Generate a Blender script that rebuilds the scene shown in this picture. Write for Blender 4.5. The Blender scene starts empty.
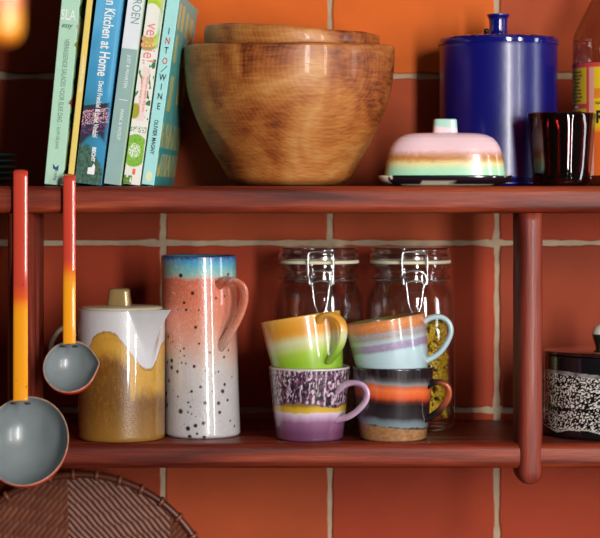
import bpy, bmesh, math, random
from math import sin, cos, pi, radians as R, sqrt, exp
from mathutils import Vector, Matrix, noise

# ------------------------------------------------------------------ camera, light, exposure
SC = bpy.context.scene
COL = SC.collection
D = 2.0                      # camera to front edge of the shelf
ZC = 1.5                     # eye height
PY = 192                     # image row of the horizon
cam = bpy.data.cameras.new('camera'); camo = bpy.data.objects.new('camera', cam); COL.objects.link(camo)
camo.location = (0, -D, ZC); camo.rotation_euler = (pi/2, 0, 0)
cam.sensor_width = 36; cam.lens = 36*D/0.6; cam.shift_y = -(269-PY)/600
cam.dof.use_dof = True; cam.dof.focus_distance = 2.035; cam.dof.aperture_fstop = 5.0
cam.clip_start = 0.05
SC.camera = camo
SC.cycles.transparent_max_bounces = 32

w = bpy.data.worlds.new('room_light'); SC.world = w; w.use_nodes = True
wn = w.node_tree.nodes; wl = w.node_tree.links
bg = wn['Background']; bg.inputs[1].default_value = 0.05
tc = wn.new('ShaderNodeTexCoord'); sp = wn.new('ShaderNodeSeparateXYZ'); rp = wn.new('ShaderNodeValToRGB')
mr = wn.new('ShaderNodeMapRange'); mr.inputs[1].default_value = -1; mr.inputs[2].default_value = 1
wl.new(tc.outputs['Generated'], sp.inputs[0]); wl.new(sp.outputs[0], mr.inputs[0]); wl.new(mr.outputs[0], rp.inputs[0])
rp.color_ramp.elements[0].color = (.22, .2, .2, 1); rp.color_ramp.elements[1].color = (1, .95, .92, 1)
wl.new(rp.outputs[0], bg.inputs[0])

def area(name, az, el, dist, sx, sy, power, col=(1, 1, 1), tgt=(0, .08, ZC-.08)):
    l = bpy.data.lights.new(name, 'AREA'); l.shape = 'RECTANGLE'; l.size = sx; l.size_y = sy
    l.energy = power; l.color = col
    o = bpy.data.objects.new(name, l); COL.objects.link(o)
    t = Vector(tgt); a = R(az); e = R(el)
    o.location = t + Vector((sin(a)*cos(e), -cos(a)*cos(e), sin(e)))*dist
    o.rotation_euler = (t-o.location).to_track_quat('-Z', 'Y').to_euler()
    return o
area('window_light', 19, 6, 2.9, .26, 1.4, 60, (1, .97, .93))
area('window_light', 39, 6, 2.9, .14, 1.4, 22, (1, .97, .93))
area('window_light', 74, 8, 2.9, .36, 1.4, 13, (.93, .96, 1))
area('ceiling_bounce', 10, 50, 3.2, 2.2, 1.4, 3.5, (1, .95, .9))

vs = SC.view_settings
vs.view_transform = 'Standard'; vs.look = 'None'; vs.gamma = 1; vs.use_curve_mapping = False; vs.exposure = 0.18

# ------------------------------------------------------------------ helpers
def px(x, Y): return (x-300)/1000*(D+Y)/D
def pz(y, Y): return ZC+(PY-y)/1000*(D+Y)/D
def sc(p, Y): return p/1000*(D+Y)/D
def lin(h):
    h = h.lstrip('#'); o = []
    for i in (0, 2, 4):
        c = int(h[i:i+2], 16)/255
        o.append(c/12.92 if c <= .04045 else ((c+.055)/1.055)**2.4)
    return tuple(o)
def mixc(a, b, t):
    t = max(0, min(1, t)); return tuple(a[i]*(1-t)+b[i]*t for i in range(3))
def ss(a, b, x):
    t = max(0, min(1, (x-a)/(b-a))) if a != b else float(x > a)
    return t*t*(3-2*t)
def stops(lst, v):
    if v <= lst[0][0]: return lst[0][1]
    for (a, ca), (b, cb) in zip(lst, lst[1:]):
        if v <= b: return mixc(ca, cb, (v-a)/(b-a))
    return lst[-1][1]
def nz(*p): return noise.noise(Vector(p))

def mat(name, col, rough=.5, metal=0, coat=0, attr=None, bump=0, bscale=200, spec=.5, var=0, vscale=60, vstretch=(1, 1, 1), extra=None):
    m = bpy.data.materials.new(name); m.use_nodes = True
    n = m.node_tree.nodes; l = m.node_tree.links; b = n['Principled BSDF']
    c = lin(col) if isinstance(col, str) else col
    b.inputs['Base Color'].default_value = (*c, 1)
    b.inputs['Roughness'].default_value = rough; b.inputs['Metallic'].default_value = metal
    b.inputs['Coat Weight'].default_value = coat; b.inputs['Coat Roughness'].default_value = .05
    b.inputs['Specular IOR Level'].default_value = spec
    t = n.new('ShaderNodeTexCoord')
    src = None
    if attr:
        a = n.new('ShaderNodeAttribute'); a.attribute_name = attr; src = a.outputs['Color']
    if var or True:
        v = var if var else .04
        mp = n.new('ShaderNodeMapping'); mp.inputs['Scale'].default_value = vstretch; l.new(t.outputs['Object'], mp.inputs[0])
        ns = n.new('ShaderNodeTexNoise'); ns.inputs['Scale'].default_value = vscale; ns.inputs['Detail'].default_value = 5
        l.new(mp.outputs[0], ns.inputs['Vector'])
        mr = n.new('ShaderNodeMapRange'); mr.inputs[1].default_value = .3; mr.inputs[2].default_value = .7
        mr.inputs[3].default_value = 1-v; mr.inputs[4].default_value = 1+v; l.new(ns.outputs[0], mr.inputs[0])
        hv = n.new('ShaderNodeHueSaturation'); l.new(mr.outputs[0], hv.inputs['Value'])
        if src: l.new(src, hv.inputs['Color'])
        else: hv.inputs['Color'].default_value = (*c, 1)
        l.new(hv.outputs[0], b.inputs['Base Color'])
    if bump:
        nb = n.new('ShaderNodeTexNoise'); nb.inputs['Scale'].default_value = bscale; nb.inputs['Detail'].default_value = 3
        l.new(t.outputs['Object'], nb.inputs['Vector'])
        bp = n.new('ShaderNodeBump'); bp.inputs['Strength'].default_value = bump; bp.inputs['Distance'].default_value = .001
        l.new(nb.outputs[0], bp.inputs['Height']); l.new(bp.outputs[0], b.inputs['Normal'])
    return m

def ramp_mat(name, axis, a, b_, cols, rough=.3, coat=0, warp=0, wscale=40, bump=0, bscale=300, chips=0):
    """colour by one object-space axis through a ramp"""
    m = mat(name, '#808080', rough, coat=coat, bump=bump, bscale=bscale)
    n = m.node_tree.nodes; l = m.node_tree.links; b = n['Principled BSDF']
    t = n.new('ShaderNodeTexCoord'); s = n.new('ShaderNodeSeparateXYZ'); l.new(t.outputs['Object'], s.inputs[0])
    v = s.outputs['XYZ'.index(axis)]
    if warp:
        ns = n.new('ShaderNodeTexNoise'); ns.inputs['Scale'].default_value = wscale; ns.inputs['Detail'].default_value = 4; l.new(t.outputs['Object'], ns.inputs['Vector'])
        ma = n.new('ShaderNodeMath'); ma.operation = 'MULTIPLY_ADD'; ma.inputs[1].default_value = warp*2
        l.new(ns.outputs[0], ma.inputs[0]); l.new(v, ma.inputs[2])
        mb = n.new('ShaderNodeMath'); mb.operation = 'SUBTRACT'; mb.inputs[1].default_value = warp; l.new(ma.outputs[0], mb.inputs[0]); v = mb.outputs[0]
    mr = n.new('ShaderNodeMapRange'); mr.inputs[1].default_value = a; mr.inputs[2].default_value = b_; l.new(v, mr.inputs[0])
    cr = n.new('ShaderNodeValToRGB'); l.new(mr.outputs[0], cr.inputs[0])
    e = cr.color_ramp.elements
    while len(e) < len(cols): e.new(.5)
    for i, (p, c) in enumerate(cols): e[i].position = p; e[i].color = (*lin(c), 1)
    out = cr.outputs[0]
    if chips:
        vn = n.new('ShaderNodeTexNoise'); vn.inputs['Scale'].default_value = 420; vn.inputs['Detail'].default_value = 1; l.new(t.outputs['Object'], vn.inputs['Vector'])
        st = n.new('ShaderNodeMapRange'); st.inputs[1].default_value = chips; st.inputs[2].default_value = chips+.03; l.new(vn.outputs[0], st.inputs[0])
        mx = n.new('ShaderNodeMix'); mx.data_type = 'RGBA'; l.new(st.outputs[0], mx.inputs[0]); l.new(out, mx.inputs[6]); mx.inputs[7].default_value = (*lin('#5a2018'), 1)
        out = mx.outputs[2]
    l.new(out, b.inputs['Base Color'])
    return m

def thin_glass(name, tint=(.97, .98, .97), gloss=.05, fac=1.0, edge=.35):
    m = bpy.data.materials.new(name); m.use_nodes = True
    n = m.node_tree.nodes; l = m.node_tree.links; n.remove(n['Principled BSDF']); o = n['Material Output']
    tr = n.new('ShaderNodeBsdfTransparent'); gl = n.new('ShaderNodeBsdfGlossy'); gl.inputs['Roughness'].default_value = gloss
    lw = n.new('ShaderNodeLayerWeight'); lw.inputs['Blend'].default_value = edge
    cr = n.new('ShaderNodeValToRGB'); l.new(lw.outputs['Facing'], cr.inputs[0])
    cr.color_ramp.elements[0].color = (*tint, 1); cr.color_ramp.elements[1].position = 1
    cr.color_ramp.elements[1].color = tuple(c*.55 for c in tint)+(1,)
    l.new(cr.outputs[0], tr.inputs[0])
    pw = n.new('ShaderNodeMath'); pw.operation = 'POWER'; pw.inputs[1].default_value = 4; l.new(lw.outputs['Facing'], pw.inputs[0])
    fr = n.new('ShaderNodeMath'); fr.operation = 'MULTIPLY_ADD'; fr.inputs[1].default_value = .6; fr.inputs[2].default_value = .045; l.new(pw.outputs[0], fr.inputs[0])
    mu = n.new('ShaderNodeMath'); mu.operation = 'MULTIPLY'; mu.inputs[1].default_value = fac; mu.use_clamp = True; l.new(fr.outputs[0], mu.inputs[0])
    mx = n.new('ShaderNodeMixShader'); l.new(mu.outputs[0], mx.inputs[0]); l.new(tr.outputs[0], mx.inputs[1]); l.new(gl.outputs[0], mx.inputs[2])
    l.new(mx.outputs[0], o.inputs[0])
    return m

def wood_mat(name, axis, c1, c2, c3, rough=.45, coat=.04):
    m = mat(name, '#808080', rough, coat=coat, spec=.3)
    n = m.node_tree.nodes; l = m.node_tree.links; b = n['Principled BSDF']
    t = n.new('ShaderNodeTexCoord'); mp = n.new('ShaderNodeMapping'); l.new(t.outputs['Object'], mp.inputs[0])
    s = [60, 60, 60]; s['XYZ'.index(axis)] = 4; mp.inputs['Scale'].default_value = s
    ns = n.new('ShaderNodeTexNoise'); ns.inputs['Scale'].default_value = 1; ns.inputs['Detail'].default_value = 6; ns.inputs['Distortion'].default_value = .6; l.new(mp.outputs[0], ns.inputs['Vector'])
    cr = n.new('ShaderNodeValToRGB'); l.new(ns.outputs[0], cr.inputs[0]); e = cr.color_ramp.elements; e.new(.5)
    for i, (p, c) in enumerate(((.32, c1), (.52, c2), (.72, c3))): e[i].position = p; e[i].color = (*lin(c), 1)
    mp2 = n.new('ShaderNodeMapping'); l.new(t.outputs['Object'], mp2.inputs[0]); s2 = [900, 900, 900]; s2['XYZ'.index(axis)] = 40; mp2.inputs['Scale'].default_value = s2
    n2 = n.new('ShaderNodeTexNoise'); n2.inputs['Scale'].default_value = 1; n2.inputs['Detail'].default_value = 2; l.new(mp2.outputs[0], n2.inputs['Vector'])
    mr = n.new('ShaderNodeMapRange'); mr.inputs[1].default_value = .35; mr.inputs[2].default_value = .65; mr.inputs[3].default_value = .82; mr.inputs[4].default_value = 1.12; l.new(n2.outputs[0], mr.inputs[0])
    hv = n.new('ShaderNodeHueSaturation'); l.new(cr.outputs[0], hv.inputs['Color']); l.new(mr.outputs[0], hv.inputs['Value'])
    l.new(hv.outputs[0], b.inputs['Base Color'])
    bp = n.new('ShaderNodeBump'); bp.inputs['Strength'].default_value = .25; bp.inputs['Distance'].default_value = .0006; l.new(n2.outputs[0], bp.inputs['Height']); l.new(bp.outputs[0], b.inputs['Normal'])
    return m

def link(name, me, m=None, parent=None, smooth=True, loc=None):
    o = bpy.data.objects.new(name, me); COL.objects.link(o)
    for x in (m if isinstance(m, (list, tuple)) else [m]):
        if x: me.materials.append(x)
    if smooth:
        for p in me.polygons: p.use_smooth = True
    if parent: o.parent = parent
    if loc: o.location = loc
    return o
def empty(name, loc, label, cat, group=None, rot=(0, 0, 0)):
    o = bpy.data.objects.new(name, None); o.empty_display_size = .02; COL.objects.link(o)
    o.location = loc; o.rotation_euler = rot
    tag(o, label, cat, group); return o
def tag(o, label, cat, group=None, kind=None):
    if label: o['label'] = label
    if cat: o['category'] = cat
    if group: o['group'] = group
    if kind: o['kind'] = kind
    return o
def me_from(name, v, f, cols=None):
    me = bpy.data.meshes.new(name); me.from_pydata([tuple(x) for x in v], [], f)
    if cols:
        a = me.color_attributes.new('glaze', 'FLOAT_COLOR', 'POINT')
        buf = []
        for c in cols: buf += [c[0], c[1], c[2], 1]
        a.data.foreach_set('color', buf)
    me.update(); return me
def bm_me(bm, name='m'):
    bmesh.ops.recalc_face_normals(bm, faces=bm.faces)
    me = bpy.data.meshes.new(name); bm.to_mesh(me); bm.free(); return me

def smoothprof(pts, n=8):
    """Catmull-Rom through profile points"""
    out = []
    P = [pts[0]]+list(pts)+[pts[-1]]
    for i in range(1, len(P)-2):
        a, b, c, d = map(Vector, (P[i-1], P[i], P[i+1], P[i+2]))
        for k in range(n):
            t = k/n
            out.append(.5*((2*b)+(c-a)*t+(2*a-5*b+4*c-d)*t*t+(3*b-a-3*c+d)*t**3))
    out.append(Vector(P[-2])); return out
def densify(pts, step):
    out = []
    for a, b in zip(pts, pts[1:]):
        a = Vector(a); b = Vector(b); n = max(1, int((b-a).length/step))
        for k in range(n): out.append(a.lerp(b, k/n))
    out.append(Vector(pts[-1])); return out
def lathe(prof, seg=64, colf=None, deform=None, name='lathe'):
    """prof = [(r, z)...] outer bottom -> rim -> inner bottom; r=0 ends collapse"""
    v = []; f = []; cols = [] if colf else None; rings = []
    for (r, z) in prof:
        if r < 1e-6:
            v.append((0, 0, z)); rings.append([len(v)-1])
            if colf: cols.append(colf(0, z, 0, 0, 0))
            continue
        ring = []
        for i in range(seg):
            a = 2*pi*i/seg
            p = (r*cos(a), r*sin(a), z)
            c = colf(a, z, r, p[0], p[1]) if colf else None
            if deform: p = deform(a, r, z)
            v.append(p); ring.append(len(v)-1)
            if colf: cols.append(c)
        rings.append(ring)
    for A, B in zip(rings, rings[1:]):
        if len(A) == 1 and len(B) == 1: continue
        if len(A) == 1:
            for i in range(seg): f.append((A[0], B[(i+1) % seg], B[i]))
        elif len(B) == 1:
            for i in range(seg): f.append((A[i], A[(i+1) % seg], B[0]))
        else:
            for i in range(seg): f.append((A[i], A[(i+1) % seg], B[(i+1) % seg], B[i]))
    return me_from(name, v, f, cols)

def catmull(pts, n=8): return smoothprof([Vector(p) for p in pts], n)
def sweep(path, rad, side=None, seg=12, cap=True, colf=None, name='sweep'):
    """sweep an ellipse; rad = (r_side, r_out) or list of them; side = constant side vector or None"""
    path = [Vector(p) for p in path]; n = len(path)
    rads = rad if isinstance(rad, list) else [rad]*n
    if len(rads) != n:
        m_ = len(rads); rads = [tuple(rads[int(i*(m_-1)/(n-1))][k]*(1-(i*(m_-1)/(n-1)) % 1)+rads[min(m_-1, int(i*(m_-1)/(n-1))+1)][k]*((i*(m_-1)/(n-1)) % 1) for k in (0, 1)) for i in range(n)]
    v = []; f = []; cols = [] if colf else None; up = None
    for i, p in enumerate(path):
        t = (path[min(n-1, i+1)]-path[max(0, i-1)]).normalized()
        if side is not None:
            s = Vector(side); s = (s-t*s.dot(t)).normalized()
        else:
            if up is None: up = t.orthogonal().normalized()
            up = (up-t*up.dot(t)).normalized(); s = up
        o = t.cross(s)
        for k in range(seg):
            a = 2*pi*k/seg
            q = p+s*(rads[i][0]*cos(a))+o*(rads[i][1]*sin(a))
            v.append(tuple(q))
            if colf: cols.append(colf(q))
    for i in range(n-1):
        for k in range(seg):
            f.append((i*seg+k, i*seg+(k+1) % seg, (i+1)*seg+(k+1) % seg, (i+1)*seg+k))
    if cap:
        f.append(tuple(reversed(range(seg)))); f.append(tuple((n-1)*seg+k for k in range(seg)))
    return me_from(name, v, f, cols)
def box(x0, x1, y0, y1, z0, z1, bev=0, segs=2):
    bm = bmesh.new(); bmesh.ops.create_cube(bm, size=1)
    for v in bm.verts: v.co = Vector((x0+(v.co.x+.5)*(x1-x0), y0+(v.co.y+.5)*(y1-y0), z0+(v.co.z+.5)*(z1-z0)))
    if bev: bmesh.ops.bevel(bm, geom=bm.edges[:], offset=bev, segments=segs, affect='EDGES', profile=.5)
    return bm
def join(mes):
    bm = bmesh.new()
    for m_ in mes:
        bm.from_mesh(m_) if not isinstance(m_, bmesh.types.BMesh) else None
    return bm
def layers(L, seg=64, power=4, colf=None):
    """loft of superellipse layers: (half_x, half_y, z)"""
    v = []; f = []; cols = [] if colf else None
    for a, b, z in L:
        for i in range(seg):
            t = 2*pi*i/seg; c = cos(t); s = sin(t)
            p = (a*math.copysign(abs(c)**(2/power), c), b*math.copysign(abs(s)**(2/power), s), z)
            v.append(p)
            if colf: cols.append(colf(p))
    for j in range(len(L)-1):
        for i in range(seg): f.append((j*seg+i, j*seg+(i+1) % seg, (j+1)*seg+(i+1) % seg, (j+1)*seg+i))
    f.append(tuple(reversed(range(seg)))); f.append(tuple((len(L)-1)*seg+i for i in range(seg)))
    return me_from('layers', v, f, cols)

def text_mesh(body, size, offset=0, ext=0.00008, spacing=1, sx=1, align='CENTER'):
    cu = bpy.data.curves.new('lettering', 'FONT'); cu.body = body; cu.size = size; cu.align_x = align; cu.align_y = 'CENTER'
    cu.extrude = ext; cu.offset = offset; cu.space_character = spacing; cu.resolution_u = 4
    o = bpy.data.objects.new('tmp', cu); COL.objects.link(o)
    dg = bpy.context.evaluated_depsgraph_get(); dg.update()
    me = bpy.data.meshes.new_from_object(o.evaluated_get(dg))
    bpy.data.objects.remove(o); bpy.data.curves.remove(cu)
    if sx != 1:
        for v in me.vertices: v.co.x *= sx
    return me
def put_text(body, size, m, parent, x, z, down=True, y=-.0003, name='lettering', shear=0, **k):
    me = text_mesh(body, size, **k)
    for v in me.vertices:
        a, b, c = v.co
        a += b*shear
        if down: v.co = (x+b, y-c, z-a)
        else: v.co = (x+a, y-c, z+b)
    me.materials.clear()
    return link(name, me, m, parent, smooth=False)

# ------------------------------------------------------------------ wall of terracotta tiles
WY = 0.215                    # wall plane
ZU = ZC+.006                  # top of the upper shelf
ZL = ZC-.2520                 # top of the lower shelf
pitch = sc(167, WY)
gx0 = px(330, WY); gz0 = pz(243, WY)
def tile_mat(name, c, amt=.14):
    m = mat(name, c, .6, coat=.0, spec=.12, bump=.5, bscale=26, var=amt, vscale=9)
    return m
TM = [tile_mat('tile_red', '#9e3b22'), tile_mat('tile_brown_red', '#8a371f'), tile_mat('tile_orange', '#cd5f1e'), tile_mat('tile_rust', '#a64827')]
v = []; f = []; mi = []
rnd = random.Random(4)
choice = {(0, 1): 2, (-1, 1): 2, (1, 1): 3, (-2, 1): 1, (0, 0): 3, (1, 0): 0, (-1, 0): 3, (-2, 0): 1, (0, -1): 0, (-1, -1): 0, (-2, -1): 0, (1, -1): 0, (0, -2): 0, (-1, -2): 3, (1, -2): 0, (-2, -2): 1, (1, -1): 1}
g = .0029
for i in range(-6, 6):
    for j in range(-5, 4):
        x0 = gx0+i*pitch+g; x1 = gx0+(i+1)*pitch-g; z0 = gz0+j*pitch+g; z1 = gz0+(j+1)*pitch-g
        m_ = choice.get((i, j+0), rnd.choice((0, 1, 3)))
        # irregular outline
        out = []; N = 26; cs = [(x0, z0), (x1, z0), (x1, z1), (x0, z1)]
        for k in range(4):
            a = cs[k]; b = cs[(k+1) % 4]
            for q in range(N):
                t = q/N; x = a[0]+(b[0]-a[0])*t; z = a[1]+(b[1]-a[1])*t
                d = .0016*nz(x*45, z*45, 3)+.0006*nz(x*170, z*170, 8)
                r_ = min(q, N-q)/N*10; cr = .0018*max(0, 1-r_)
                nx, zz = ((0, 1), (-1, 0), (0, -1), (1, 0))[k]
                out.append((x+nx*(d+cr*.8), z+zz*(d+cr*.8)))
        cx = (x0+x1)/2; cz = (z0+z1)/2; n0 = len(v)
        yo = WY+rnd.uniform(-.0006, .0006)
        for (x, z) in out: v.append((x, WY+.006, z))
        for (x, z) in out: v.append((x, yo+.0012, z))
        for (x, z) in out: v.append((cx+(x-cx)*.985, yo, cz+(z-cz)*.985))
        M = 4*N
        for L in (0, 1):
            for k in range(M): f.append((n0+L*M+k, n0+L*M+(k+1) % M, n0+(L+1)*M+(k+1) % M, n0+(L+1)*M+k)); mi.append(m_)
        f.append(tuple(n0+2*M+k for k in range(M))); mi.append(m_)
n0 = len(v); X0, X1 = gx0-6*pitch, gx0+6*pitch; Z0, Z1 = gz0-5*pitch, gz0+4*pitch
v += [(X0, WY+.0022, Z0), (X1, WY+.0022, Z0), (X1, WY+.0022, Z1), (X0, WY+.0022, Z1), (X0, WY+.05, Z0), (X1, WY+.05, Z0), (X1, WY+.05, Z1), (X0, WY+.05, Z1)]
for q in ((0, 1, 2, 3), (5, 4, 7, 6), (0, 4, 5, 1), (3, 2, 6, 7), (0, 3, 7, 4), (1, 5, 6, 2)): f.append(tuple(n0+k for k in q)); mi.append(4)
me = me_from('wall', v, f)
wall = link('wall_back', me, TM+[mat('grout', '#b09a80', .9, bump=.6, bscale=300, var=.15)], smooth=False)
for p, m_ in zip(me.polygons, mi): p.material_index = m_
wall['kind'] = 'structure'

# ------------------------------------------------------------------ wooden shelf unit
WX = wood_mat('mahogany_board', 'X', '#4e160c', '#84301a', '#a84c28')
WZ = wood_mat('mahogany_post', 'Z', '#4e1710', '#7e3022', '#9a4a38')
shelf = empty('wall_shelf', (0, WY-.001, ZL-.0265), 'reddish brown hardwood two tier wall shelf with rounded posts', 'shelf')
def board(zt, th, name):
    r = .008; y0 = .0; y1 = WY-.0015
    prof = [(y1, zt)]
    for k in range(9):
        a = pi/2+pi/2*k/8; prof.append((y0+r+r*cos(a), zt-r*.9+r*.9*sin(a)))
    for k in range(9):
        a = pi+pi/2*k/8; prof.append((y0+r+r*cos(a), zt-th+r+r*sin(a)))
    prof.append((y1, zt-th))
    N = 60; v = []; f = []; n = len(prof)
    for i in range(N+1):
        x = -.56+1.12*i/N
        for (y, z) in prof: v.append((x, y+(.0004*nz(x*20, z*30, 1) if y < .1 else 0), z))
    for i in range(N):
        for k in range(n): f.append((i*n+k, i*n+(k+1) % n, (i+1)*n+(k+1) % n, (i+1)*n+k))
    f.append(tuple(range(n))); f.append(tuple(reversed([N*n+k for k in range(n)])))
    me = me_from(name, v, f)
    for vv in me.vertices: vv.co -= Vector(shelf.location)
    return link('shelf_board', me, WX, shelf)
for o in (board(ZU, .0275, 'up'), board(ZL, .0250, 'low')):
    for p in o.data.polygons: p.use_smooth = abs(p.normal.x) < .9
def post(xc, wdt, yb):
    Y0 = -.0045
    zt = ZU-.0272; zb = pz(485, Y0)
    L = []
    h = wdt/2; dpt = (yb-Y0)/2
    for k in range(9):
        a = pi/2*k/8; L.append((h*(.35+.65*sin(a)), dpt*(.8+.2*sin(a)), zb+.0125*(1-cos(a))))
    for k in range(1, 30): L.append((h, dpt, zb+.0125+(zt-zb-.0125)*k/29))
    me = layers(L, 48, 3.2)
    for vv in me.vertices:
        vv.co += Vector((xc, Y0+dpt, 0))-Vector(shelf.location)
        vv.co.x += .0004*nz(vv.co.z*30, 2, 2)
    return link('post', me, WZ, shelf)
post(px(530.5, 0), sc(27.5, 0), .055)
post(px(18.5, 0), sc(29, 0), .115)

# ------------------------------------------------------------------ books
def book(left_bot, right_bot, tilt, h, rz, cover_m, depth=.17, Y=.012, label='', page='#cfc6b0', paper=False, lift=0):
    t = sc(right_bot-left_bot, Y)
    root = empty('book', (px(right_bot, Y), Y, ZU+.0004), label, 'book', None, (0, R(tilt), -R(rz)))
    c = .0022
    # cover: U-shaped case, spine at y=0, thickness along -x
    mes = []
    for (x0, x1, y0, y1) in ((-t, 0, 0, .003), (-t, -t+c, .003, depth), (-c, 0, .003, depth)):
        bm = box(x0, x1, y0, y1, 0, h, .0006, 1); m_ = bpy.data.meshes.new('t'); bm.to_mesh(m_); bm.free(); mes.append(m_)
    bm = join(mes); me = bm_me(bm)
    cv = link('cover', me, cover_m, root, smooth=False)
    bm = box(-t+c+.0002, -c-.0002, .0032, depth-.004, .003, h-.003)
    link('pages', bm_me(bm), mat('paper', page, .9, var=.1, vscale=900, vstretch=(1, .02, .02)), root, smooth=False)
    return root, t
def patch(parent, pts, m, y=-.00025, name='printed_shape', th=.0002, xface=None):
    """flat printed shape on the spine; pts in (x, z)"""
    n = len(pts); v = [(p[0], y, p[1]) for p in pts]+[(p[0], y+th, p[1]) for p in pts]
    if xface is not None: v = [(xface+.0003, p[0], p[1]) for p in pts]+[(xface+.0001, p[0], p[1]) for p in pts]
    f = [tuple(range(n)), tuple(reversed(range(n, 2*n)))]+[(k, k+n, (k+1) % n+n, (k+1) % n) for k in range(n)]
    me = me_from('p', v, f); o = link(name, me, m, parent, smooth=False)
    bm = bmesh.new(); bm.from_mesh(me); bmesh.ops.recalc_face_normals(bm, faces=bm.faces); bm.to_mesh(me); bm.free()
    return o
def blob(cx, cz, rx, rz_, seed=0, n=22, amp=.2, t=None, hi=None):
    o = []
    for k in range(n):
        a = 2*pi*k/n; r = 1+amp*nz(cos(a)*1.5, sin(a)*1.5, seed*3.7)
        x = cx+rx*r*cos(a); z = cz+rz_*r*sin(a)
        if t is not None: x = max(-t+.0003, min(-.0003, x))
        if hi is not None: z = max(.0005, min(hi, z))
        o.append((x, z))
    return o
white = mat('print_white', '#f2f2ee', .5); black = mat('print_black', '#1c1e22', .5)
grey_ink = mat('print_grey_green', '#5f8577', .5)

H = lambda y: sc(186-y, .012)*1.006   # height along a spine for an image row
# book 1 : mint green
b1m = mat('mint_cover', '#b2dac0', .45)
b, t = book(44, 62.5, 5.4, .255, .6, b1m, label='pale mint green cookbook leaning at the left end of the row')
put_text('SLA', .0150, white, b, -t*.56, H(17), down=False, sx=.62, offset=.0001, name='lettering')
put_text('easy', .0075, mat('print_dark_green', '#284c40', .5), b, -t*.55, H(27), down=False, sx=.8, shear=.3, name='lettering')
put_text('VERRASSENDE SALADES VOOR ELKE DAG', .0070, grey_ink, b, -t*.5, H(82), sx=.645, name='lettering')
put_text('|  ELLEN DE JONG', .0042, grey_ink, b, -t*.5, H(138), sx=.75, name='lettering')
patch(b, [(-t*.60, H(170)), (-t*.32, H(172)), (-t*.30, H(166)), (-t*.46, H(168.5)), (-t*.62, H(165))], mat('print_navy', '#33407c', .5), name='publisher_logo')
put_text('vrijdag', .0042, mat('print_navy_small', '#4a5a80', .5), b, -t*.42, H(176), name='lettering')
# strip of the printed front cover, seen at a slant
gm = mat('cover_leaf_green', '#3c6a2c', .5); wm = mat('cover_cream', '#d9dcc0', .5); ym = mat('cover_yellow', '#a8a832', .5); rm_ = mat('cover_red', '#b04a30', .5)
for k in range(13):
    z = .012+k*.0185
    patch(b, [(y, z_) for y, z_ in blob(.05, z, .047, .0095, k, amp=.3)], (gm, ym, wm, gm, rm_, gm)[k % 6], name='printed_shape', xface=0)
# book 2 : slim yellow
b2m = mat('yellow_cover', '#ecce6a', .5)
b, t = book(66.5, 72.5, 6.2, .250, 1.0, b2m, label='thin yellow book squeezed between the mint green and the deep blue cookbooks', depth=.165)
put_text('FAVORIETE RECEPTEN', .0036, white, b, -t*.5, H(75), name='lettering')
for o in b.children:
    if o.name.startswith('cover'): o.data.materials[0] = b2m
patch(b, [(.002, .002), (.16, .002), (.16, .245), (.002, .245)], mat('dark_cover', '#1d2018', .5), name='front_cover', xface=0)
# book 3 : blue
def spine_grid(parent, t, h, colf, m, nx=40, nz_=340, name='spine_print', face='spine', depth=.17):
    v = []; f = []; cols = []
    for j in range(nz_+1):
        for i in range(nx+1):
            if face == 'spine': p = (-t+.0003+(t-.0006)*i/nx, -.00015, .0004+(h-.0008)*j/nz_)
            else: p = (.00015, .0005+(depth-.001)*i/nx, .0004+(h-.0008)*j/nz_)
            v.append(p); cols.append(colf(i/nx, p[2]))
    w_ = nx+1
    for j in range(nz_):
        for i in range(nx): f.append((j*w_+i, j*w_+i+1, (j+1)*w_+i+1, (j+1)*w_+i))
    # a thin printed sheet
    n = len(v); off = (0, .00012, 0) if face == 'spine' else (-.00012, 0, 0)
    rim = [i for i in range(w_)]+[j*w_+nx for j in range(1, nz_+1)]+[nz_*w_+i for i in range(nx-1, -1, -1)]+[j*w_ for j in range(nz_-1, 0, -1)]
    for r_ in rim: v.append(tuple(v[r_][k]+off[k] for k in range(3))); cols.append(cols[r_])
    M = len(rim)
    for k in range(M): f.append((rim[k], n+k, n+(k+1) % M, rim[(k+1) % M]))
    f.append(tuple(reversed([n+k for k in range(M)])))
    return link(name, me_from('g', v, f, cols), m, parent, smooth=False)
pm = mat('printed_paper', '#ffffff', .42, attr='glaze', coat=.15)
cB = lin('#5cb0dd'); cB2 = lin('#3691bd'); cT = lin('#1f7790'); cD = lin('#1e3f48'); cG = lin('#27483a'); cW = lin('#e8c8d2'); cP = lin('#7a3c78'); cN = lin('#22263a')
def blue(u, z):
    n = nz(u*3, z*40, 1)
    base = mixc(cB2, cB, ss(.09, .2, z)+.5*n)
    base = mixc(base, cB, ss(.72, .9, u)*.8); base = mixc(base, lin('#7cc4e6'), .6*ss(.86, .9, u)*(1-ss(.9, .95, u)))
    lo = mixc(cT, cB2, ss(.0, 1, u)); base = mixc(lo, base, ss(.075, .10, z))
    e = .074+.006*u
    if .034 < z < e+.004:   # dark pot and flowers band
        k = ss(e-.030, e-.024, z+.006*(u-.5)**2*8)
        base = mixc(base, cN, k*(1-ss(.85, .98, u)*.7))
    q = z-(e-.013)
    if abs(q) < .012:
        s = nz(u*13, z*520, 4); s2 = nz(u*21, z*800, 9)
        if s > .12: base = mixc(base, cP, .85)
        if q > -.003 and s2 > .16: base = mixc(base, cW, .9)
        if q > 0 and s > .3: base = lin('#e0707c')
    if z < .042:            # dark green leaf mass, sloping right side
        edge = .040-.034*max(0, u-.35)+.003*nz(u*8, z*300, 2)
        base = mixc(base, mixc(cG, lin('#58806c'), .35+.8*nz(u*12, z*300, 6)), 1-ss(edge-.004, edge+.002, z))
    return base
b, t = book(74, 101, 6.9, .262, 1.6, mat('blue_cover', '#3f92be', .4), label='thick blue cookbook with white title about a kitchen at home', depth=.175)
spine_grid(b, t, .262, blue, pm)
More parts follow.
